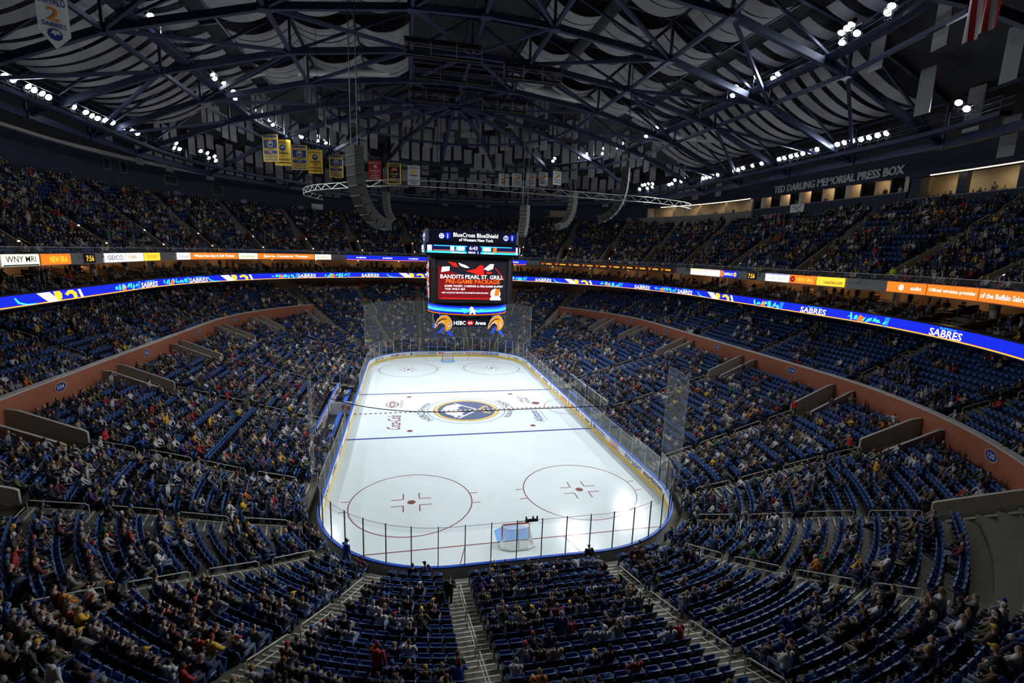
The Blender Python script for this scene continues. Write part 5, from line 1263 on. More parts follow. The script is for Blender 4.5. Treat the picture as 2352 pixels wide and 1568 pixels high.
for i, (x, y, t) in enumerate(L5):
    ang = math.atan2(-(-7-x), -(y+55))*0+math.atan2(x+7, y+55)*-1*.6-(.45 if i < 1 else .2)
    if t == 'b':
        pr = [('banner_field', 'sign_blue', stripe(-3.66, -.12, 2.1)), ('banner_border', 'sign_gold', both(stripe(-.75, -.4, 2.0), stripe(-2.25, -1.9, 2.0), stripe(-3.05, -2.72, 2.0), stripe(-3.5, -3.17, 2.0))), ('banner_crest', 'sign_gold', crest(-1.3)), ('banner_crest', 'sign_white', bull2(-1.25)), ('banner_lettering', 'sign_navy', both(txt('BUFFALO', -.57, 1.8, .22), txt('SABRES', -2.07, 1.7, .26), txt('DIVISION', -2.88, 1.8, .24), txt('CHAMPIONS', -3.33, 1.9, .22))), ('banner_lettering', 'sign_gold', txt(yrs[i], -2.48, .7, .24))]
        banner(x, y, 34.75, 2.4, 3.8, ang, 'sign_gold', [(a, m, (lambda fn, k: (lambda b, f: fn(b, lambda u, v, q=0: f(u, v, q+.012*k))))(fn, k)) for k, (a, m, fn) in enumerate(pr)], 'blue championship banner with gold border, %s in the row of five' % {0: 'leftmost', 2: 'middle', 4: 'rightmost'}[i])
    else:
        pr = [('banner_lettering', 'sign_navy', both(txt('BUFFALO', -.5, 2.0, .26), txt('SABRES', -2.0, 1.8, .34), txt(yrs[i], -2.45, .7, .24), txt('DIVISION', -2.95, 2.0, .3), txt('CHAMPIONS', -3.4, 2.1, .26))), ('banner_crest', 'sign_blue', disc(-1.25, .46)), ('banner_crest', 'sign_white', bull2(-1.2))]
        banner(x, y, 34.75, 2.4, 3.85, ang, 'sign_gold', pr, 'yellow championship banner with navy lettering, %s from left of the five' % ordn(i+1))
banner(-12.6, 42.6, 35.0, 2.4, 3.7, -.15, 'sign_red', [('banner_lettering', 'sign_white', both(txt('BUFFALO', -.45, 2.0, .36), txt('SABRES', -1.85, 1.8, .32), txt('1999', -2.3, .9, .25), txt('EAST', -2.75, 1.4, .28), txt('CONFERENCE', -3.2, 1.9, .28))), ('banner_crest', 'sign_white', lambda b, f: flat(b, f, [(-.45, -1.1), (0, -.8), (.35, -.9), (.4, -1.3), (.1, -1.5), (0, -1.2)]))], 'red championship banner with white lettering left of the scoreboard')
banner(-9.1, 44.1, 35.0, 2.6, 3.9, -.1, 'sign_gold', [('banner_field', 'sign_navy', stripe(-3.7, -.2, 2.1)), ('banner_lettering', 'sign_gold', lambda b, f: both(txt('BUFFALO', -.55, 1.9, .32), txt('ADAMS', -2.0, 1.7, .3), txt('2' if 0 else '1997', -2.45, .9, .22), txt('DIVISION', -2.9, 1.8, .3), txt('CHAMPIONS', -3.3, 1.7, .28))(b, lambda u, v, q=0: f(u, v, q+.02))), ('banner_crest', 'sign_orange', lambda b, f: flat(b, lambda u, v: f(u, v, .02), [(-.6, -1.5), (-.4, -1.0), (.1, -.8), (.55, -1.1), (.6, -1.5), (.3, -1.35), (0, -1.3), (-.3, -1.55)]))], 'black banner with gold border between a red and a white one')
banner(-5.4, 45.1, 35.0, 2.4, 3.7, -.05, 'sign_white', [('banner_lettering', 'sign_navy', both(txt('BUFFALO', -.5, 1.7, .35), txt('SABRES', -1.9, 1.7, .3), txt('2', -2.45, .3, .25), txt('PRESIDENTS', -2.9, 1.9, .34), txt('TROPHY', -3.35, 1.3, .3))), ('banner_crest', 'sign_gold', lambda b, f: flat(b, f, [(-.6, -1.5), (-.4, -1.0), (.1, -.8), (.55, -1.1), (.6, -1.5), (.3, -1.35), (0, -1.3), (-.3, -1.55)]))], 'white banner with navy lettering and gold crest left of the scoreboard')
for i, (x, y) in enumerate(((12.1, 42.9), (14.5, 41.5), (16.9, 39.8), (18.95, 38.1), (21.05, 35.9))):
    lt = txt('47', -1.75, .9, .8) if i == 0 else both(txt('EAST', -1.6, 1.5, .3), txt('CHAMPIONS', -2.05, 1.7, .28))
    banner(x, y, 34.3, 2.05, 2.5, .1+.08*i, 'sign_white', [('banner_crest', 'sign_orange', lambda b, f: flat(b, f, [(-.75, -1.25), (-.2, -.95), (.2, -.6), (.75, -.65), (.6, -.9), (.1, -1.1), (-.3, -1.35)])), ('banner_crest', 'sign_navy', lambda b, f: both(txt('BUFFALO', -.4, 1.3, .2))(b, f)), ('banner_lettering', 'sign_black', lt)], 'white banner with orange streak, %s of the five right of the scoreboard' % (['leftmost', 'second', 'middle', 'fourth', 'rightmost'][i]))
banner(-29.4, -15, 37.6, 1.6, 6.6, .75, 'sign_white', [('banner_lettering', 'sign_orange', txt('2', -4.5, .6, .8)), ('banner_lettering', 'sign_blue', both(txt('BUFFALO', -3.7, 1.3, .5), txt('SABRES', -5.15, 1.2, .28))), ('banner_crest', 'sign_blue', disc(-5.72, .36)), ('banner_crest', 'sign_white', bull2(-5.66))], 'white pointed retired number banner at the upper left', tip=.95)
# flag: folds of red and white, blue canton above the frame
root = empty('national_flag', (22.75, -33, 36.5), -1.62, 'red and white striped national flag hanging at the upper right', 'flag')
for k in range(9):
    b = MB(); b.sm = True; n = 12; x0, x1 = -.9+.2*k, -.9+.2*(k+1); V = []
    for j in range(n+1):
        for x in (x0, (x0+x1)/2, x1): V.append((x*(1-.12*j/n)+.1*j/n, .16*math.sin(x*7+j*.25), -5.6*j/n+(.22*x if j == n else 0)))
    b.add(V, [(3*j+i, 3*j+i+3, 3*j+i+4, 3*j+i+1) for j in range(n) for i in range(2)]); b.build('stripe', 'sign_red' if k % 2 == 0 else 'sign_white', root)
b = MB(); b.bar((-1.2, 0, .05), (1.2, 0, .05), .08); b.build('hanging_pole', 'dark_steel', root)
# ------------------------------------------------------------------ floodlights on the catwalks
IL = [(-27.4, -6.4, 37.0), (-27.4, -6.2, 36.7), (-27.4, 6.9, 36.9), (-27.4, 7.4, 36.6), (-27.4, 10.1, 37.0), (-27.4, 13.3, 37.0), (-27.4, 13.8, 36.3), (-27.2, 21.7, 37.2), (-27.0, 22.9, 36.5), (-26.6, 25.0, 37.3), (-26.4, 25.8, 36.9), (-26.2, 26.4, 36.4), (-25.8, 27.5, 37.1), (-25.6, 28.1, 37.0), (-24.9, 29.7, 37.0), (-24.8, 29.9, 36.3), (-23.9, 31.7, 37.1), (-23.8, 31.9, 36.3), (-23.4, 32.6, 36.2), (-21.6, 35.1, 37.1), (-21.4, 35.4, 36.4), (-20.5, 36.5, 37.0), (-20.3, 36.7, 36.4)]
IR = [(26.8, -24.0, 37.0), (26.9, -23.7, 36.7), (27.3, -20.3, 37.4), (27.4, -19.8, 37.3), (27.4, -19.3, 37.2), (27.3, -20.9, 36.5), (27.4, -19.5, 36.4), (27.4, -12.6, 36.3), (27.4, -12.0, 36.1), (27.4, -9.6, 37.0), (27.4, -6.4, 37.0), (27.4, -6.0, 36.3), (27.4, 10.2, 36.8), (27.4, 13.4, 36.3), (27.4, 13.7, 36.0), (27.2, 21.2, 36.9), (26.8, 24.0, 36.8), (27.1, 22.5, 36.4), (26.2, 26.3, 37.0), (26.0, 27.1, 36.5), (25.8, 27.5, 37.3), (26.1, 26.5, 36.2), (24.5, 30.6, 36.9), (24.8, 29.9, 36.8), (23.9, 31.7, 36.3), (24.7, 30.1, 36.3), (23.3, 32.7, 36.9), (20.6, 36.4, 36.8), (20.3, 36.7, 36.3)]
OL = [(-38.0, -6.5, 31.3), (-38.0, -5.7, 31.3), (-38.0, -4.1, 31.3), (-38.0, -3.4, 31.2), (-38.0, -2.5, 31.2), (-38.0, -1.7, 31.1), (-38.0, 0.1, 31.2), (-38.0, 1.7, 31.2), (-38.0, 3.5, 31.2), (-38.0, 4.4, 31.1), (-38.0, 5.4, 31.1), (-38.0, 6.6, 31.2), (-38.0, 8.1, 31.3), (-38.0, 10.2, 31.3), (-38.0, 11.8, 31.3), (-38.0, 13.1, 31.3), (-37.8, 19.4, 31.4), (-37.5, 21.2, 31.3), (-37.3, 22.4, 31.4), (-37.4, 21.7, 32.0), (-36.2, 26.6, 32.0), (-35.8, 27.9, 32.0), (-35.7, 28.0, 31.3), (-35.3, 29.2, 31.8), (-35.2, 29.3, 31.2)]
OR = [(37.4, -21.7, 32.2), (37.3, -22.5, 31.5), (38.0, -15.2, 31.3), (38.0, -14.3, 31.3), (38.0, -13.4, 31.3), (38.0, -12.5, 31.3), (38.0, -11.5, 31.4), (38.0, -10.6, 31.4), (38.0, -9.7, 31.4), (38.0, -7.1, 31.4), (38.0, -6.1, 31.3), (38.0, -5.1, 31.3), (38.0, -4.2, 31.3), (38.0, -3.3, 31.3), (38.0, -2.3, 31.3), (38.0, -1.4, 31.3), (38.0, 1.6, 31.3), (38.0, 3.3, 31.3), (38.0, 5.2, 31.3), (38.0, 6.1, 31.2), (38.0, 7.0, 31.2), (38.0, 10.7, 31.2), (38.0, 11.7, 31.2), (38.0, 12.6, 31.2), (38.0, 13.5, 31.2), (38.0, 14.4, 31.2), (37.8, 19.3, 31.8), (37.7, 20.1, 31.5), (37.4, 21.6, 31.9), (37.3, 22.2, 31.4), (37.2, 23.0, 31.3), (36.1, 26.8, 31.9), (35.8, 27.7, 32.0), (35.5, 28.5, 31.9), (35.3, 29.1, 31.9), (35.1, 29.7, 31.2), (35.7, 27.9, 31.2), (36.1, 26.8, 31.3)]
mat('lamp_lens', (.9, .95, 1), .4, emit=(.86, .93, 1.0), es=38)
hb = MB(); hb.sm = False; hb.tube([(0, -.34, 0), (0, -.1, 0), (0, .16, 0)], [.12, .2, .3], 12); HM = hb.mesh('housing', 'dark_steel')
lb = MB(); lb.tube([(0, .165, 0), (0, .2, 0)], [.27, .25], 14); LM = lb.mesh('lens', 'lamp_lens')
yb = MB(); yb.bar((-.34, -.05, .0), (-.34, -.05, -.5), .05); yb.bar((.34, -.05, 0), (.34, -.05, -.5), .05); yb.bar((-.34, -.05, -.5), (.34, -.05, -.5), .05); yb.bar((0, -.05, -.5), (0, -.05, -.95), .06); YM = yb.mesh('yoke', 'dark_steel')
spots = {}
def spot(kind, en, ang, blend):
    l = bpy.data.lights.new('flood_'+kind, 'SPOT'); l.energy = en; l.spot_size = R_(ang); l.spot_blend = blend; l.shadow_soft_size = .35; l.color = (.90, .96, 1.0); spots[kind] = l
    return l
spot('ice', E_ICE, 62, .9); spot('wide', E_WIDE, 150, 1.0)
def flood(p, target, lab, sp=None):
    p = Vector(p); d = (Vector(target)-p).normalized(); root = empty('floodlight', p, label=lab, cat='floodlight', group='catwalk floodlights')
    q = d.to_track_quat('Y', 'Z'); rz = math.atan2(-d.x, d.y); root.rotation_euler = (0, 0, rz); tilt = math.asin(d.z)
    for nm, me in (('housing', HM), ('lens', LM)):
        o = link(nm, me, root); o.rotation_euler = (tilt, 0, 0)
    link('yoke', YM, root)
    if sp:
        lo = bpy.data.objects.new('flood_beam', spots[sp]); C.objects.link(lo); lo.parent = root; lo.location = (0, math.cos(tilt)*.3, math.sin(tilt)*.3); lo.rotation_euler = (tilt-PI/2+PI, 0, 0); lo.rotation_euler = (tilt+PI/2, 0, 0)
for lst, nm, off_ in ((IL, 'inner left', 0), (IR, 'inner right', 0), (OL, 'outer left', 1), (OR, 'outer right', 1)):
    for i, p in enumerate(lst):
        # aimed so that the lamps nearest the camera light the far half of the ice and the others the near half
        ty = (p[1]*.75-7 if off_ else p[1]*.55-10)*1.0; sx = 1 if p[0] > 0 else -1
        tgt = (sx*4.0*(-1 if i % 2 else 1), max(-27, min(24, ty+((i*7) % 5-2)*4)), 0)
        # lens faces down and in; the open reflector shows towards the camera
        sp_ = 'ice' if (i % 3 == 0) else ('wide' if i % 6 == 1 else None)
        flood(p, tgt, 'lit floodlight on the %s catwalk, %s from the camera end' % (nm, ordn(i+1)), sp_)
w = bpy.data.worlds.new('hall'); bpy.context.scene.world = w; w.use_nodes = True
w.node_tree.nodes['Background'].inputs[0].default_value = (.45, .5, .6, 1); w.node_tree.nodes['Background'].inputs[1].default_value = .012
sc = bpy.context.scene
sc.view_settings.view_transform = 'Standard'; sc.view_settings.look = 'None'; sc.view_settings.gamma = 1; sc.view_settings.exposure = EXPO
sc.view_settings.use_curve_mapping = False
cy = sc.cycles
cy.max_bounces = 6; cy.diffuse_bounces = 3; cy.glossy_bounces = 3; cy.transmission_bounces = 4; cy.transparent_max_bounces = 16; cy.sample_clamp_indirect = 4; cy.sample_clamp_direct = 0; cy.caustics_reflective = False; cy.caustics_refractive = False
# ------------------------------------------------------------------ people
mat('skin', (1, 1, 1), .6, obj=True, attr='Col', noise=.03); mat('cloth', (1, 1, 1), .8, obj=True, noise=.10, nscale=9.); mat('hair', (1, 1, 1), .7, obj=True, noise=.15, nscale=20.)
mat('crowd', (1, 1, 1), .8, attr='Col', noise=.06, nscale=5.); mat('shoe', (.02, .02, .022), .5, noise=.1)
def remesh(mb, name, vox, m, it=3, paint=None):
    me = mb.mesh('tmp', [m]); o = link('tmp', me); md = o.modifiers.new('r', 'REMESH'); md.mode = 'VOXEL'; md.voxel_size = vox; md.use_smooth_shade = True
    sm = o.modifiers.new('s', 'SMOOTH'); sm.factor = .5; sm.iterations = it
    ev = o.evaluated_get(bpy.context.evaluated_depsgraph_get()); out = bpy.data.meshes.new_from_object(ev); bpy.data.objects.remove(o); out.name = name
    out.materials.clear(); out.materials.append(MATS[m])
    if paint:
        n = len(out.vertices); co = np.empty(n*3, np.float32); out.vertices.foreach_get('co', co); co = co.reshape(n, 3); col = np.ones((n, 4), np.float32); paint(co, col)
        at = out.color_attributes.new('Col', 'FLOAT_COLOR', 'POINT'); at.data.foreach_set('color', col.ravel())
    return out
def ik(S, W, l1, l2, pole):
    d = W-S; L = min(d.length, (l1+l2)*.995); u = d.normalized(); a = (l1*l1-l2*l2+L*L)/(2*L); h = math.sqrt(max(0, l1*l1-a*a)); pl = pole-u*pole.dot(u); pl.normalize()
    return S+u*a+pl*h, S+u*L
def joints(kind, lean=-.12, hands='lap', turn=0., spread=.12, step=0.):
    V = Vector; J = {}
    if kind == 'sit':
        P = V((0, .17, .56)); J['hip'] = [V((s*.095, .20, .55)) for s in (-1, 1)]; J['knee'] = [V((s*spread, .62, .57)) for s in (-1, 1)]; J['ank'] = [V((s*spread*.95, .60+.05*s*step, .10)) for s in (-1, 1)]
    else:
        P = V((0, 0, .98)); J['hip'] = [V((s*.095, 0, .95)) for s in (-1, 1)]; J['knee'] = [V((s*.10, .03+s*step*.16, .51)) for s in (-1, 1)]; J['ank'] = [V((s*.11, s*step*.26-.02, .09)) for s in (-1, 1)]
    up = V((0, math.sin(lean), math.cos(lean))); J['P'] = P; J['C'] = P+up*.36; J['N'] = P+up*.53; J['up'] = up
    J['H'] = J['N']+V((0, .035, 0))+V((0, math.sin(lean*.4), math.cos(lean*.4)))*.155; J['turn'] = turn
    J['sh'] = [J['N']-up*.055+V((s*.185, 0, 0)) for s in (-1, 1)]; J['el'] = []; J['wr'] = []
    for i, s in enumerate((-1, 1)):
        S = J['sh'][i]; hh = hands[i] if isinstance(hands, (list, tuple)) else hands
        W, pole = {'lap': (V((s*.09, .42, .66)), V((s, -.3, -.3))), 'knee': (V((s*.14, .56, .66)), V((s, -.2, -.2))), 'cross': (J['C']+V((-s*.10, .24, -.06+.03*s)), V((s, .1, -1))), 'face': (J['H']+V((s*.05, .20, -.16)), V((s, .2, -1))),
                   'side': (P+V((s*.29, .05, -.14)), V((s*.3, -1, 0))), 'pocket': (P+V((s*.21, .10, .02)), V((s, -1, 0))), 'up': (J['N']+V((s*.28, .15, .38)), V((s, .3, -.5))), 'arm': (V((s*.30, .38, .70)), V((s, -.5, 0)))}[hh]
        e, w = ik(S, W, .29, .26, pole); J['el'].append(e); J['wr'].append(w)
    return J
def rotz(a): return Matrix.Rotation(a, 3, 'Z')
def body_mesh(J, name):
    b = MB(); H = J['H']; Rm = rotz(J['turn']); h = lambda x, y, z: H+Rm @ Vector((x, y, z))
    b.tube([J['P']-J['up']*.08, J['P'], J['P'].lerp(J['C'], .5), J['C'], J['N']-J['up']*.05, J['N']], [(.13, .09), (.155, .105), (.14, .095), (.165, .105), (.12, .075), (.06, .06)], 14)
    b.tube([J['N']-J['up']*.06, J['N'], H], [.062, .055, .055], 10)
    b.ball(H+Vector((0, 0, .015)), (.074, .092, .108), 16, 12, rot=Rm); b.ball(h(0, .035, -.06), (.052, .055, .058), 12, 8, rot=Rm)
    b.tube([h(0, .085, .02), h(0, .108, -.022), h(0, .09, -.03)], [.010, .016, .014], 8); b.ball(h(0, .083, .035), (.05, .014, .012), 8, 6, rot=Rm)
    for s in (-1, 1): b.ball(h(s*.076, -.005, -.005), (.012, .022, .034), 8, 6, rot=Rm)
    b.ball(h(0, .084, -.062), (.024, .012, .009), 8, 6, rot=Rm)
    for i, s in enumerate((-1, 1)):
        b.tube([J['sh'][i], J['sh'][i].lerp(J['el'][i], .5), J['el'][i], J['el'][i].lerp(J['wr'][i], .4), J['wr'][i]], [.056, .05, .042, .042, .028], 10); b.ball(J['sh'][i], .06, 10, 8)
        b.tube([J['hip'][i], J['hip'][i].lerp(J['knee'][i], .5), J['knee'][i], J['knee'][i].lerp(J['ank'][i], .35), J['ank'][i]], [.088, .078, .058, .06, .04], 12)
        b.tube([J['ank'][i]+Vector((0, -.05, -.05)), J['ank'][i]+Vector((0, .06, -.05)), J['ank'][i]+Vector((0, .15, -.065))], [.038, .042, .03], 8)
        d = (J['wr'][i]-J['el'][i]).normalized(); side = Vector((1, 0, 0))-d*d.x
        if side.length < .3: side = Vector((0, 0, 1))-d*d.z
        side.normalize(); nr = side.cross(d).normalized()
        if nr.z > 0: nr = -nr
        W = J['wr'][i]; pc = W+d*.05
        b.tube([W, W+d*.03, W+d*.085], [(.026, .02), (.036, .017), (.038, .014)], 10) if abs(side.x) > .5 else b.ball(pc, (.028, .045, .038), 10, 8)
        for k, ln in enumerate((.068, .078, .072, .056)):
            q = W+d*.082+side*((k-1.5)*.0225); m1 = q+(d*.8+nr*.35)*ln*.55; m2 = m1+(d*.35+nr*.8)*ln*.5; b.tube([q-d*.012, q, m1, m2], [.0105, .0098, .0092, .0085], 6)
        q = W+d*.03-side*s*.03; b.tube([q, q+(d*.55-side*s*.75+nr*.2)*.035, q+(d*.95-side*s*.45+nr*.4)*.062], [.012, .0115, .0095], 6)
    eyes = [h(s*.031, .082, .012) for s in (-1, 1)]; mouth = h(0, .092, -.062)
    def paint(co, col):
        for e in eyes: col[((co-np.array(e))**2).sum(1) < .0145**2, :3] = (.12, .09, .08)
        d = co-np.array(mouth); col[(d[:, 0]**2/.024**2+d[:, 1]**2/.03**2+d[:, 2]**2/.009**2) < 1, :3] = (.75, .42, .40)
    return remesh(b, name, .0095, 'skin', 2, paint)
def jacket_mesh(J, name, puff=1.):
    b = MB(); p = puff
    b.tube([J['P']-J['up']*.03, J['P'], J['P'].lerp(J['C'], .5), J['C'], J['N']-J['up']*.06, J['N']-J['up']*.01], [(.185*p, .135*p), (.185*p, .135*p), (.175*p, .125*p), (.195*p, .13*p), (.15, .095), (.085, .08)], 16)
    for i in (0, 1): b.tube([J['sh'][i], J['sh'][i].lerp(J['el'][i], .5), J['el'][i], J['el'][i].lerp(J['wr'][i], .5), J['wr'][i].lerp(J['el'][i], .04)], [.082*p, .074*p, .066*p, .06*p, .048], 12); b.ball(J['sh'][i], .086*p, 10, 8)
    return remesh(b, name, .019, 'cloth', 3)
def trouser_mesh(J, name):
    b = MB(); b.ball(J['P']-J['up']*.03, (.172, .13, .12), 14, 8)
    for i in (0, 1): b.tube([J['hip'][i], J['hip'][i].lerp(J['knee'][i], .5), J['knee'][i], J['knee'][i].lerp(J['ank'][i], .4), J['ank'][i]+Vector((0, 0, -.02))], [.108, .098, .078, .076, .066], 12); b.ball(J['knee'][i], .078, 10, 8)
    return remesh(b, name, .02, 'cloth', 3)
def shoe_mesh(J, name):
    b = MB(); b.sm = True
    for i in (0, 1): a = J['ank'][i]; b.ball(a+Vector((0, .05, -.055)), (.05, .14, .04), 10, 6); b.ball(a+Vector((0, -.03, -.03)), (.048, .06, .06), 10, 6)
    return b.mesh(name, 'shoe')
def hair_mesh(J, name, style):
    b = MB(); b.sm = True; H = J['H']; Rm = rotz(J['turn']); n, m = 16, 9; V = []; F = []
    for j in range(m+1):
        for i in range(n):
            a = 2*PI*i/n; fr = math.cos(a)     # a = 0 at the back
            lim = {'short': 1.55 if fr > 0 else 1.55-.75*(-fr), 'long': 1.9 if fr > -.2 else 1.0, 'cap': 1.32, 'bald': 1.3 if fr > .2 else .15, 'knit': 1.45 if fr > 0 else 1.2}[style]
            t = lim*j/m; k = 1.07 if style in ('cap', 'knit') else 1.055; r = (.074*k+.004, .092*k+.004, .108*k+.006)
            V.append(H+Rm @ Vector((r[0]*math.sin(t)*math.sin(a), -r[1]*math.sin(t)*math.cos(a), r[2]*math.cos(t)+.015)))
    for j in range(m):
        for i in range(n): F.append((j*n+i, j*n+(i+1) % n, (j+1)*n+(i+1) % n, (j+1)*n+i))
    b.add(V, F); h = lambda x, y, z: H+Rm @ Vector((x, y, z))
    if style == 'cap': b.tube([h(0, .07, .05), h(0, .17, .035)], [(.07, .012), (.055, .01)], 10)
    if style == 'knit': b.ball(h(0, 0, .145), .03, 8, 6)
    if style == 'long': b.tube([h(0, -.055, .04), h(0, -.085, -.05), h(0, -.09, -.17), h(0, -.075, -.24)], [(.085, .05), (.095, .05), (.085, .035), (.05, .02)], 10)
    return b.mesh(name, 'hair')
POSES = [('sit', dict(lean=-.14, hands='lap')), ('sit', dict(lean=.10, hands='knee', turn=.5)), ('sit', dict(lean=-.05, hands='cross', turn=-.4, spread=.16)), ('sit', dict(lean=-.10, hands=('face', 'lap'), turn=.2)), ('sit', dict(lean=.45, hands='knee', spread=.18)), ('sit', dict(lean=-.2, hands=('arm', 'lap'), turn=-.8)),
         ('stand', dict(lean=.02, hands='side')), ('stand', dict(lean=.05, hands='pocket', turn=.4)), ('stand', dict(lean=.08, hands=('face', 'side'), step=.8)), ('stand', dict(lean=.04, hands='cross', step=.3))]
SK = []
for pi, (kd, kw) in enumerate(POSES):
    J = joints(kd, **kw); SK.append(dict(J=J, body=body_mesh(J, 'person_body'), jacket=jacket_mesh(J, 'jacket', 1.0+.05*(pi % 3)), trousers=trouser_mesh(J, 'trousers'), shoes=shoe_mesh(J, 'shoes'), hair={s: hair_mesh(J, 'hair', s) for s in ('short', 'long', 'cap', 'bald', 'knit')}))
SKIN = [(.55, .33, .24), (.62, .40, .30), (.48, .28, .20), (.22, .12, .08), (.66, .45, .36)]
JK = [('black', (.012, .012, .014)), ('black', (.018, .018, .02)), ('charcoal', (.045, .045, .05)), ('navy', (.015, .025, .08)), ('navy', (.02, .035, .11)), ('blue', (.03, .08, .30)), ('grey', (.20, .20, .21)), ('pale grey', (.36, .36, .37)), ('white', (.55, .55, .55)), ('red', (.32, .02, .025)), ('maroon', (.12, .015, .03)), ('yellow', (.60, .36, .03)), ('brown', (.11, .065, .035)), ('olive', (.09, .09, .045)), ('tan', (.32, .24, .15)), ('purple', (.07, .03, .16)), ('green', (.03, .13, .06)), ('orange', (.55, .16, .02))]
JW = [14, 12, 9, 7, 5, 3, 6, 5, 6, 2, 1.5, 1.6, 4, 3, 4, .6, .4, .6]
TR = [('jeans', (.06, .09, .16)), ('pale jeans', (.14, .19, .28)), ('dark trousers', (.015, .015, .018)), ('khaki trousers', (.22, .17, .11)), ('dark jeans', (.03, .04, .08))]
HR = [('dark', (.012, .009, .007)), ('brown', (.06, .032, .016)), ('blond', (.32, .20, .08)), ('grey', (.26, .25, .24)), ('auburn', (.14, .05, .02))]
CP = [('black cap', (.015, .015, .018)), ('navy cap', (.02, .03, .10)), ('white cap', (.55, .55, .55)), ('yellow cap', (.60, .36, .03)), ('red cap', (.32, .02, .02)), ('blue cap', (.03, .10, .40))]
def person(x, y, z, rz, pose, where, jk=None, tr=None, style=None, hc=None, number=None, group=None, scale=1.0, extra=None):
    S = SK[pose]; jk = jk or rnd.choices(JK, JW)[0]; tr = tr or rnd.choice(TR); style = style or rnd.choices(('short', 'long', 'cap', 'bald', 'knit'), (10, 5, 4, 2, 2))[0]
    root = bpy.data.objects.new('person', S['body']); C.objects.link(root); root.location = (x, y, z); root.rotation_euler = (0, 0, rz); root.scale = (scale,)*3; root.color = (*rnd.choice(SKIN), 1)
    for nm, me, col in (('jacket', S['jacket'], jk[1]), ('trousers', S['trousers'], tr[1]), ('shoes', S['shoes'], (1, 1, 1))):
        o = bpy.data.objects.new(nm, me); C.objects.link(o); o.parent = root; o.color = (*col, 1)
    if style in ('cap', 'knit'):
        hc = hc or rnd.choice(CP); o = bpy.data.objects.new('cap' if style == 'cap' else 'knit_hat', S['hair'][style]); hd = hc[0] if style == 'cap' else hc[0].replace('cap', 'hat')
        o2 = bpy.data.objects.new('hair', S['hair']['short']); C.objects.link(o2); o2.parent = root; o2.color = (*rnd.choice(HR)[1], 1)
    else:
        hc = hc or rnd.choice(HR); o = bpy.data.objects.new('hair', S['hair'][style]); hd = {'short': 'short %s hair', 'long': 'long %s hair', 'bald': 'thin %s hair'}[style] % hc[0]
    C.objects.link(o); o.parent = root; o.color = (*hc[1], 1)
    if number:
        J = S['J']; c = J['C']-Vector((0, .142, -.02)); b = MB(); T(b, number, lambda u, v, q=0: c+Vector((u, -.012-abs(u)*-.12, v)), 0, 0, .24, .2); b.build('jersey_number', 'sign_gold' if jk[0] != 'red' else 'sign_white', root)
    tag(root, 'person in %s jacket%s, %s' % (jk[0], ' and '+hd if style in ('cap', 'knit') else '', where) if not extra else extra, 'person', group)
    return root
# ------------------------------------------------------------------ stadium seats: one of each kind
def back_mesh(lo=False):
    b = MB(); n = 4 if not lo else 2; V = []
    for t, off_ in ((0, 0), (1, .055)):
        for i in range(n+1):
            u = -.235+.47*i/n; c = .035*(1-(2*i/n-1)**2); top = .86+.03*(1-(2*i/n-1)**2)
            for k, zz in enumerate((.40, .66, top)): V.append((u, -.03-c-off_-.05*k+.035, zz))
    m = 3*(n+1); F = []; M = []
    for i in range(n):
        for k in range(2):
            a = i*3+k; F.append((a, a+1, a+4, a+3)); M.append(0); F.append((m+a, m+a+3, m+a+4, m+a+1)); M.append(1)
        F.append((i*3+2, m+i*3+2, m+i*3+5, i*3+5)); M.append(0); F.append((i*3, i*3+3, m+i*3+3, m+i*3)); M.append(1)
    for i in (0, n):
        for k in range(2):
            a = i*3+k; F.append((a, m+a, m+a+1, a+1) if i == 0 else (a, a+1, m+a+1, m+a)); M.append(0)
    b.v = V; b.f = F; b.m = M; b.sm = False
    return b
def pan_mesh(up=True):
    b = MB(); a = R_(72) if up else R_(4); c, s = math.cos(a), math.sin(a)
    v = [(x, .02+y*c-z*s, .42+y*s+z*c) for z in (-.03, .03) for (x, y) in ((-.22, 0), (.22, 0), (.205, .40), (-.205, .40))]
    b.add(v, [(3, 2, 1, 0), (4, 5, 6, 7), (0, 1, 5, 4), (1, 2, 6, 5), (2, 3, 7, 6), (3, 0, 4, 7)])
    return b
def arm_mesh(lo=0):
    b = MB(); b.box((-.265, .12, .63), (.045, .36, .04), 0, 2*lo); b.box((-.265, .0, .33), (.04, .12, .60), 0, 2*lo); return b
mat('seat_arm', (.012, .03, .10), .5, noise=.08)
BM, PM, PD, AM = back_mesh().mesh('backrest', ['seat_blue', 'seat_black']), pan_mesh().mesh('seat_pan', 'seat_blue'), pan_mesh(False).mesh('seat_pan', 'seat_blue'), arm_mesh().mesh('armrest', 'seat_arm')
def seat(x, y, z, rz, lab, group, up=True):
    root = bpy.data.objects.new('stadium_seat', None); C.objects.link(root); root.location = (x, y, z); root.rotation_euler = (0, 0, rz); root.empty_display_size = .2
    for nm, me in (('backrest', BM), ('seat_pan', PM if up else PD), ('armrest', AM)):
        o = bpy.data.objects.new(nm, me); C.objects.link(o); o.parent = root
    tag(root, lab, 'seat', group)
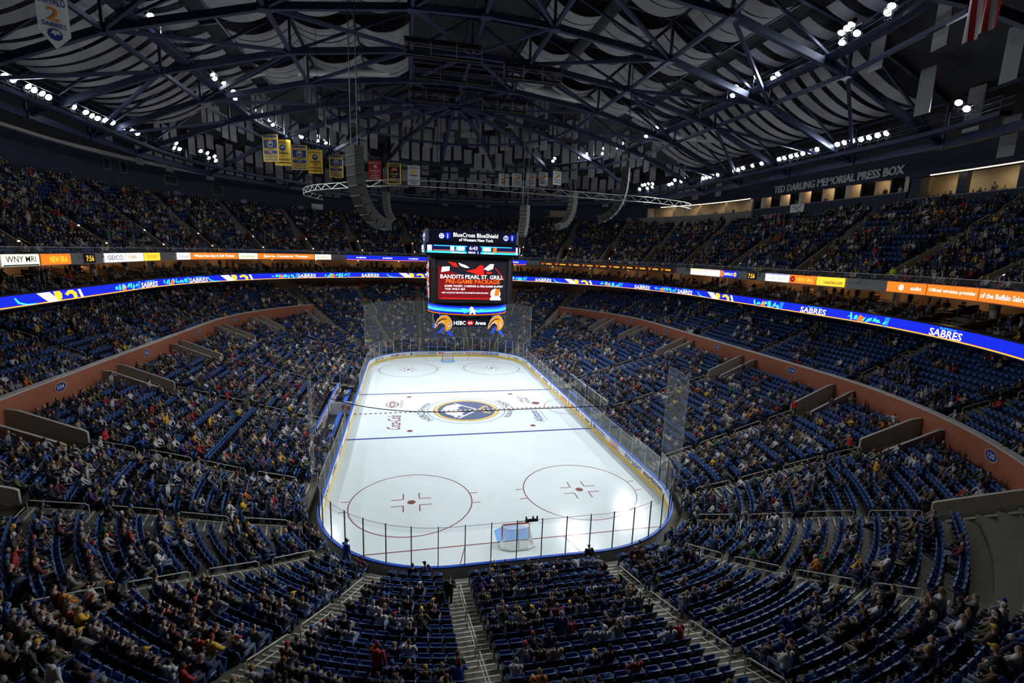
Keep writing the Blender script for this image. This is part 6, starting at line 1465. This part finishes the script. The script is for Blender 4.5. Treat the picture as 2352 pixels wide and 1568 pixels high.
# ------------------------------------------------------------------ who sits where
def density(s):
    x, y, z, rz, bn, row, j, tier, blk, n = s
    if tier == 'upper': return .74 if x < 0 else .70
    if tier == 'tier': return .60 if x < 0 else .26
    if y < -25: return .36 if abs(x) < 9 else .52
    if y > 28: return .58
    return .70 if x < 0 else (.60 if row < 9 else .44)
occ = []; cur = None; st = False
for s in SLOTS:
    key = (s[7], s[8], s[5])
    if key != cur: cur = key; st = rnd.random() < density(s)
    p = density(s)
    if rnd.random() < .42: st = rnd.random() < p
    occ.append(st)
BLKN = {}
idx = sorted(range(len(SLOTS)), key=lambda i: dist_cam(*SLOTS[i][:3]))
KEEP = [i for i in idx if dist_cam(*SLOTS[i][:3]) > 7 and not (SLOTS[i][1] < -47 and SLOTS[i][7] == 'lower' and abs(SLOTS[i][0]) < 4 and False)]
inside = lambda i: in_frame(SLOTS[i][0], SLOTS[i][1], SLOTS[i][2]+.6, -6)
near_p = [i for i in KEEP if occ[i] and inside(i)][:278]; near_s = [i for i in KEEP if not occ[i] and inside(i)][:300]
sp_, ss_ = set(near_p), set(near_s)
def place(s):
    x, y, z, rz, bn, row, j, tier, blk, n = s
    return '%s row, seat %s, %s' % (ordn(row), num(j+1), bn)
for i in near_s:
    s = SLOTS[i]; seat(s[0], s[1], s[2], s[3], 'empty folded blue seat, '+place(s), 'empty blue seats of the near stand')
for i in near_p:
    s = SLOTS[i]; x, y, z, rz = s[:4]; pose = rnd.choices(range(6), (6, 4, 4, 2, 2, 2))[0]
    person(x, y, z, rz+rnd.uniform(-.12, .12), pose, place(s), group='seated spectators of the near stand', scale=rnd.uniform(.92, 1.04))
# the rest of the seats and of the crowd
def merged(name, tv, tf, tm, M, mats, lab, cat, tcol=None, cols=None):
    """tv (n,3), tf list, tm material per face; M (k,4): x, y, z, rz; cols (k, parts, 3)"""
    k = len(M); n = len(tv); M = np.array(M); c, s = np.cos(M[:, 3]), np.sin(M[:, 3]); sc = M[:, 4:5] if M.shape[1] > 4 else 1.
    X = tv[None, :, 0]*c[:, None]-tv[None, :, 1]*s[:, None]; Y = tv[None, :, 0]*s[:, None]+tv[None, :, 1]*c[:, None]; Z = np.repeat(tv[None, :, 2], k, 0)
    P = np.stack([X*sc+M[:, 0:1], Y*sc+M[:, 1:2], Z*sc+M[:, 2:3]], 2).reshape(-1, 3).astype(np.float32)
    lens = np.array([len(f) for f in tf], np.int32); flatv = np.array([v for f in tf for v in f], np.int32)
    loops = (flatv[None]+np.arange(k, dtype=np.int32)[:, None]*n).ravel(); starts = np.concatenate([[0], np.cumsum(np.tile(lens, k))[:-1]]).astype(np.int32)
    return P, loops, starts, np.tile(lens, k), np.tile(np.array(tm, np.int32), k)
def make(name, bits, mats, lab, cat, cols=None):
    me = bpy.data.meshes.new(name); off_ = 0; Lp = []; So = 0; St = []
    for P, l, s, t, m in bits: Lp.append(l+off_); St.append(s+So); off_ += len(P); So += len(l)
    P = np.concatenate([b[0] for b in bits]); l = np.concatenate(Lp).astype(np.int32); s = np.concatenate(St).astype(np.int32); t = np.concatenate([b[3] for b in bits]).astype(np.int32); m = np.concatenate([b[4] for b in bits]).astype(np.int32)
    me.vertices.add(len(P)); me.vertices.foreach_set('co', P.ravel()); me.loops.add(len(l)); me.loops.foreach_set('vertex_index', l); me.polygons.add(len(s)); me.polygons.foreach_set('loop_start', s); me.polygons.foreach_set('loop_total', t); me.polygons.foreach_set('material_index', m)
    for q in mats: me.materials.append(MATS[q])
    me.update(calc_edges=True)
    if cols is not None:
        at = me.color_attributes.new('Col', 'FLOAT_COLOR', 'POINT'); c4 = np.ones((len(P), 4), np.float32); c4[:, :3] = cols; at.data.foreach_set('color', c4.ravel())
        me.polygons.foreach_set('use_smooth', np.ones(len(s), bool))
    o = link(name, me); return tag(o, lab, cat, kind='stuff')
def joined(parts):
    b = MB()
    for q in parts:
        n = len(b.v); b.v += q.v; b.f += [tuple(n+i for i in f) for f in q.f]; b.m += q.m
    return np.array(b.v), b.f, b.m
far_s = [SLOTS[i] for i in KEEP if not occ[i] and i not in ss_]; far_p = [i for i in KEEP if occ[i] and i not in sp_]
tv, tf, tm = joined([back_mesh(True), pan_mesh(), arm_mesh(1)])
occ_seats = [SLOTS[i] for i in KEEP if occ[i]]
tv2, tf2, tm2 = joined([back_mesh(True), pan_mesh(False), arm_mesh(1)])
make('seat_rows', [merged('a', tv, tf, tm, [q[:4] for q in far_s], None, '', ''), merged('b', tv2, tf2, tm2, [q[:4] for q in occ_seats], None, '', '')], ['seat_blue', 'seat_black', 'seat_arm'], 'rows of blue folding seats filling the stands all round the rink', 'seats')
def low_person(J, style=0):
    b = MB(); part = []
    def mark_(k):
        while len(part) < len(b.v): part.append(k)
    b.tube([J['P']-J['up']*.05, J['P'].lerp(J['C'], .6), J['C'], J['N']], [(.18, .13), (.175, .125), (.19, .12), (.08, .07)], 7); 
    for i in (0, 1): b.tube([J['sh'][i], J['el'][i], J['wr'][i]], [.08, .062, .042], 5)
    mark_(0)
    for i in (0, 1): b.tube([J['hip'][i], J['knee'][i], J['ank'][i]], [.105, .078, .06], 5)
    mark_(1); b.ball(J['H'], (.076, .094, .115), 7, 5); 
    for i in (0, 1): b.ball(J['wr'][i]+(J['wr'][i]-J['el'][i]).normalized()*.05, .042, 5, 3)
    mark_(2); b.ball(J['H']+Vector((0, -.014, .022)), (.086, .098, .112), 7, 5); mark_(3)
    if style: b.tube([J['H']+Vector((0, -.07, .03)), J['H']+Vector((0, -.09, -.2))], [(.09, .04), (.07, .03)], 6); mark_(3)
    for i in (0, 1): b.ball(J['ank'][i]+Vector((0, .05, -.05)), (.05, .13, .04), 5, 3)
    mark_(4)
    return np.array(b.v), b.f, [0]*len(b.f), np.array(part)
lows = [low_person(joints(*POSES[k][:1], **POSES[k][1]), k % 2) for k in (0, 1, 2, 3, 4, 8, 7)]
bits = []; cols = []; nr = np.random.RandomState(5)
ch = nr.choice(7, len(far_p), p=[.30, .20, .17, .13, .13, .035, .035])
wj = np.array(JW)/sum(JW)
for k, (tv, tf, tm, part) in enumerate(lows):
    sel = [far_p[q] for q in range(len(far_p)) if ch[q] == k]
    if not sel: continue
    M = [(SLOTS[i][0], SLOTS[i][1], SLOTS[i][2], SLOTS[i][3]+rnd.uniform(-.25, .25), rnd.uniform(.9, 1.06)) for i in sel]
    if k >= 5: M = [(x-math.sin(r)*.3, y+math.cos(r)*.3, z, r, s) for x, y, z, r, s in M]
    bits.append(merged('c', tv, tf, tm, M, None, '', '')); m = len(sel); c = np.zeros((m, 5, 3))
    c[:, 0] = np.array([q[1] for q in JK])[nr.choice(len(JK), m, p=wj)]; c[:, 1] = np.array([q[1] for q in TR])[nr.choice(len(TR), m)]; c[:, 2] = np.array(SKIN)[nr.choice(len(SKIN), m)]
    hats = nr.rand(m) < .28; c[:, 3] = np.array([q[1] for q in HR])[nr.choice(len(HR), m)]; c[hats, 3] = np.array([q[1] for q in CP])[nr.choice(len(CP), hats.sum())]; c[:, 4] = .02
    cols.append(c[:, part].reshape(-1, 3))
make('crowd', bits, ['crowd'], 'seated crowd of spectators filling the farther rows of the stands', 'crowd', np.concatenate(cols))

# ------------------------------------------------------------------ people who stand out
bz = zrow(0)
def at_bowl(aisle, k, off_=0., side=0.):
    L = bowl(1.5+.85*k+off_); x, y, nx, ny = L.pt(L.s_of(*aisle)+side); return x, y, zside(k), math.atan2(-nx, ny)
N = dict(AIS=AIS)
jd = dict(JK); td = dict(TR); hd_ = dict(HR); cd_ = dict(CP)
J_ = lambda n: (n, jd[n]); T_ = lambda n: (n, td[n]); H_ = lambda n: (n, hd_[n]); C_ = lambda n: (n, cd_[n])
for (x, y, rz, pose, jk, tr, st, hc, nb, lab) in (
    (-6.75, -31.25, 0, 6, 'black', 'dark trousers', 'short', H_('dark'), None, 'standing person in dark coat at the near glass, left of a couple'),
    (-6.05, -31.2, .5, 7, 'navy', 'khaki trousers', 'cap', C_('navy cap'), None, 'standing person in navy jersey and cap beside the dark coated one at the glass'),
    (3.55, -31.15, .1, 7, 'charcoal', 'dark trousers', 'bald', H_('grey'), None, 'lone bulky person in dark sweater standing at the near glass by the goal'),
    (5.55, -32.9, -.3, 7, 'maroon', 'jeans', 'bald', H_('grey'), None, 'standing person in dark red jacket and jeans beside the right end stairs'),
    (-5.0, -34.2, PI, 8, 'black', 'dark trousers', 'short', H_('dark'), None, 'person in black suit climbing the centre stairs towards the camera'),
    (-5.6, -35.3, 0, 6, 'charcoal', 'pale jeans', 'short', H_('dark'), None, 'person in dark hooded jacket and pale jeans standing left of the centre stairs'),
    (-1.0, -39.3, 0, 6, 'navy', 'dark jeans', 'short', H_('grey'), None, 'grey haired person in navy sweater standing among the centre seats'),
    (-2.6, -33.0, 0, 0, 'blue', 'jeans', 'cap', C_('yellow cap'), '22', 'person in blue jersey numbered twenty-two with yellow cap, second near row')):
    k = max(0, int(round((-y-30.48-1.5)/.85))); z = zrow(k) if y < -31.5 else .15
    person(x, y, z, rz, pose, '', J_(jk), T_(tr), st, hc, nb, None, 1.0, lab)
def stand_at(aisles, ai, k, side, jk, tr, st, hc, lab, upper_=False, rz=0., pose=7):
    if upper_:
        L = upper(tup(k)); x, y, nx, ny = L.pt(L.s_of(*aisles[ai])+side); z = zup(0 if 1 <= k <= 6 and abs(side) < .85 else k)
    else:
        L = bowl(1.5+.85*k); x, y, nx, ny = L.pt(L.s_of(*aisles[ai])+side); z = zside(k)
    person(x, y, z+.02, math.atan2(-nx, ny)+rz, pose, '', jk, tr, st, hc, None, None, 1.0, lab)
hv = ('yellow', (.45, .62, .03)); rd = ('red', (.42, .015, .015))
ua = [i for i in range(NU) if UA[i] == ('arc', 7.3, 1, -1)][0]
stand_at(UA, ua, 1, .2, hv, T_('dark trousers'), 'short', H_('dark'), 'steward in bright yellow vest standing in a right upper deck portal', True)
a21 = [i for i in range(NA) if AIS[i] == ('arc', 21.0, 1, -1)][0]; a19l = [i for i in range(NA) if AIS[i] == ('side', 19.4, -1, -1)][0]; a6r = [i for i in range(NA) if AIS[i] == ('side', 19.4, 1, -1)][0]; a19f = [i for i in range(NA) if AIS[i] == ('side', 6.3, -1, 1)][0]
stand_at(AIS, a21, 15, .5, rd, T_('dark trousers'), 'bald', H_('grey'), 'usher in red jacket standing in the near right stand passage')
stand_at(AIS, a6r, 16, .2, rd, T_('dark trousers'), 'short', H_('dark'), 'usher in red jacket in the passage before the right centre plate')
stand_at(AIS, a19l, 15, -.3, rd, T_('dark trousers'), 'short', H_('dark'), 'usher in red jacket standing in the nearest left stand passage')
stand_at(AIS, a19f, 15, .3, rd, T_('dark trousers'), 'short', H_('dark'), 'usher in red jacket standing in a left passage beyond centre ice')
# press box and club guests
for i, (s, r, z, pose, jk) in enumerate(((-8.0, 46.9, 26.2, 7, 'white'), (-6.2, 46.7, 26.2, 6, 'charcoal'), (-3.5, 46.9, 26.2, 9, 'black'), (2, 46.9, 26.2, 8, 'white'), (7.5, 46.8, 26.2, 7, 'grey'), (18, 46.6, 26.0, 9, 'white'), (21, 46.6, 26.0, 6, 'black'), (25, 46.6, 26.0, 7, 'tan'), (29, 46.6, 26.0, 6, 'white'), (-15, 46.7, 25.4, 6, 'black'), (-17.5, 46.7, 25.4, 7, 'tan'))):
    x, y, nx, ny = PB.pt(P0+s); d = .95
    person(x-nx*d, y-ny*d, z, math.atan2(-nx, ny)+rnd.uniform(-.4, .4), pose, '', J_(jk), T_('dark trousers'), 'short', None, None, None, 1.0, 'person in %s jacket behind the press box sill, %s of eleven' % (jk, ordn(i+1)))
bits = []; cols = []; M = {k: [] for k in range(7)}; TB = []
s = SC+1.0
while s < SD-1:
    for k in range(4):
        x, y, nx, ny = RB.pt(s_east(RB)+s+rnd.uniform(-.3, .3)); d = 1.2+1.35*k; p = (x-nx*d, y-ny*d, 13.3+.38*k)
        if not in_frame(*p, 20): continue
        if rnd.random() < .55: M[rnd.choice((0, 1, 2, 3, 5, 6) if k else (0, 1, 2, 3))].append((*p, math.atan2(-nx, ny)+rnd.uniform(-.8, .8), rnd.uniform(.92, 1.04)))
        if int(s*10) % 23 < 9: TB.append((x-nx*(d-.55), y-ny*(d-.55), p[2], math.atan2(-nx, ny)))
    s += .95
for k, (tv, tf, tm, part) in enumerate(lows):
    m = len(M[k])
    if not m: continue
    bits.append(merged('c', tv, tf, tm, M[k], None, '', '')); c = np.zeros((m, 5, 3)); c[:, 0] = np.array([q[1] for q in JK])[nr.choice(len(JK), m, p=wj)]; c[:, 1] = np.array([q[1] for q in TR])[nr.choice(len(TR), m)]; c[:, 2] = np.array(SKIN)[nr.choice(len(SKIN), m)]; c[:, 3] = np.array([q[1] for q in HR])[nr.choice(len(HR), m)]; c[:, 4] = .02; cols.append(c[:, part].reshape(-1, 3))
make('club_crowd', bits, ['crowd'], 'guests seated and standing at the tables of the club level', 'crowd', np.concatenate(cols))
tbm = MB().box((0, 0, .74), (.8, .55, .04)).mesh('table_top', 'brown_wall'); tlm = MB().box((0, 0, .37), (.08, .08, .72)).box((0, 0, .02), (.4, .4, .04)).mesh('leg', 'dark_steel'); cup = MB().tube([(.2, .05, .76), (.2, .05, .9)], .04, 8).mesh('drinks_cup', 'sign_white')
for i, (x, y, z, r) in enumerate(TB[:290]):
    root = empty('club_table', (x, y, z), r, 'small dark club table between ribbon and upper fascia, %s from the right' % ordn(i+1), 'table', 'club level tables'); link('table_top', tbm, root); link('leg', tlm, root)
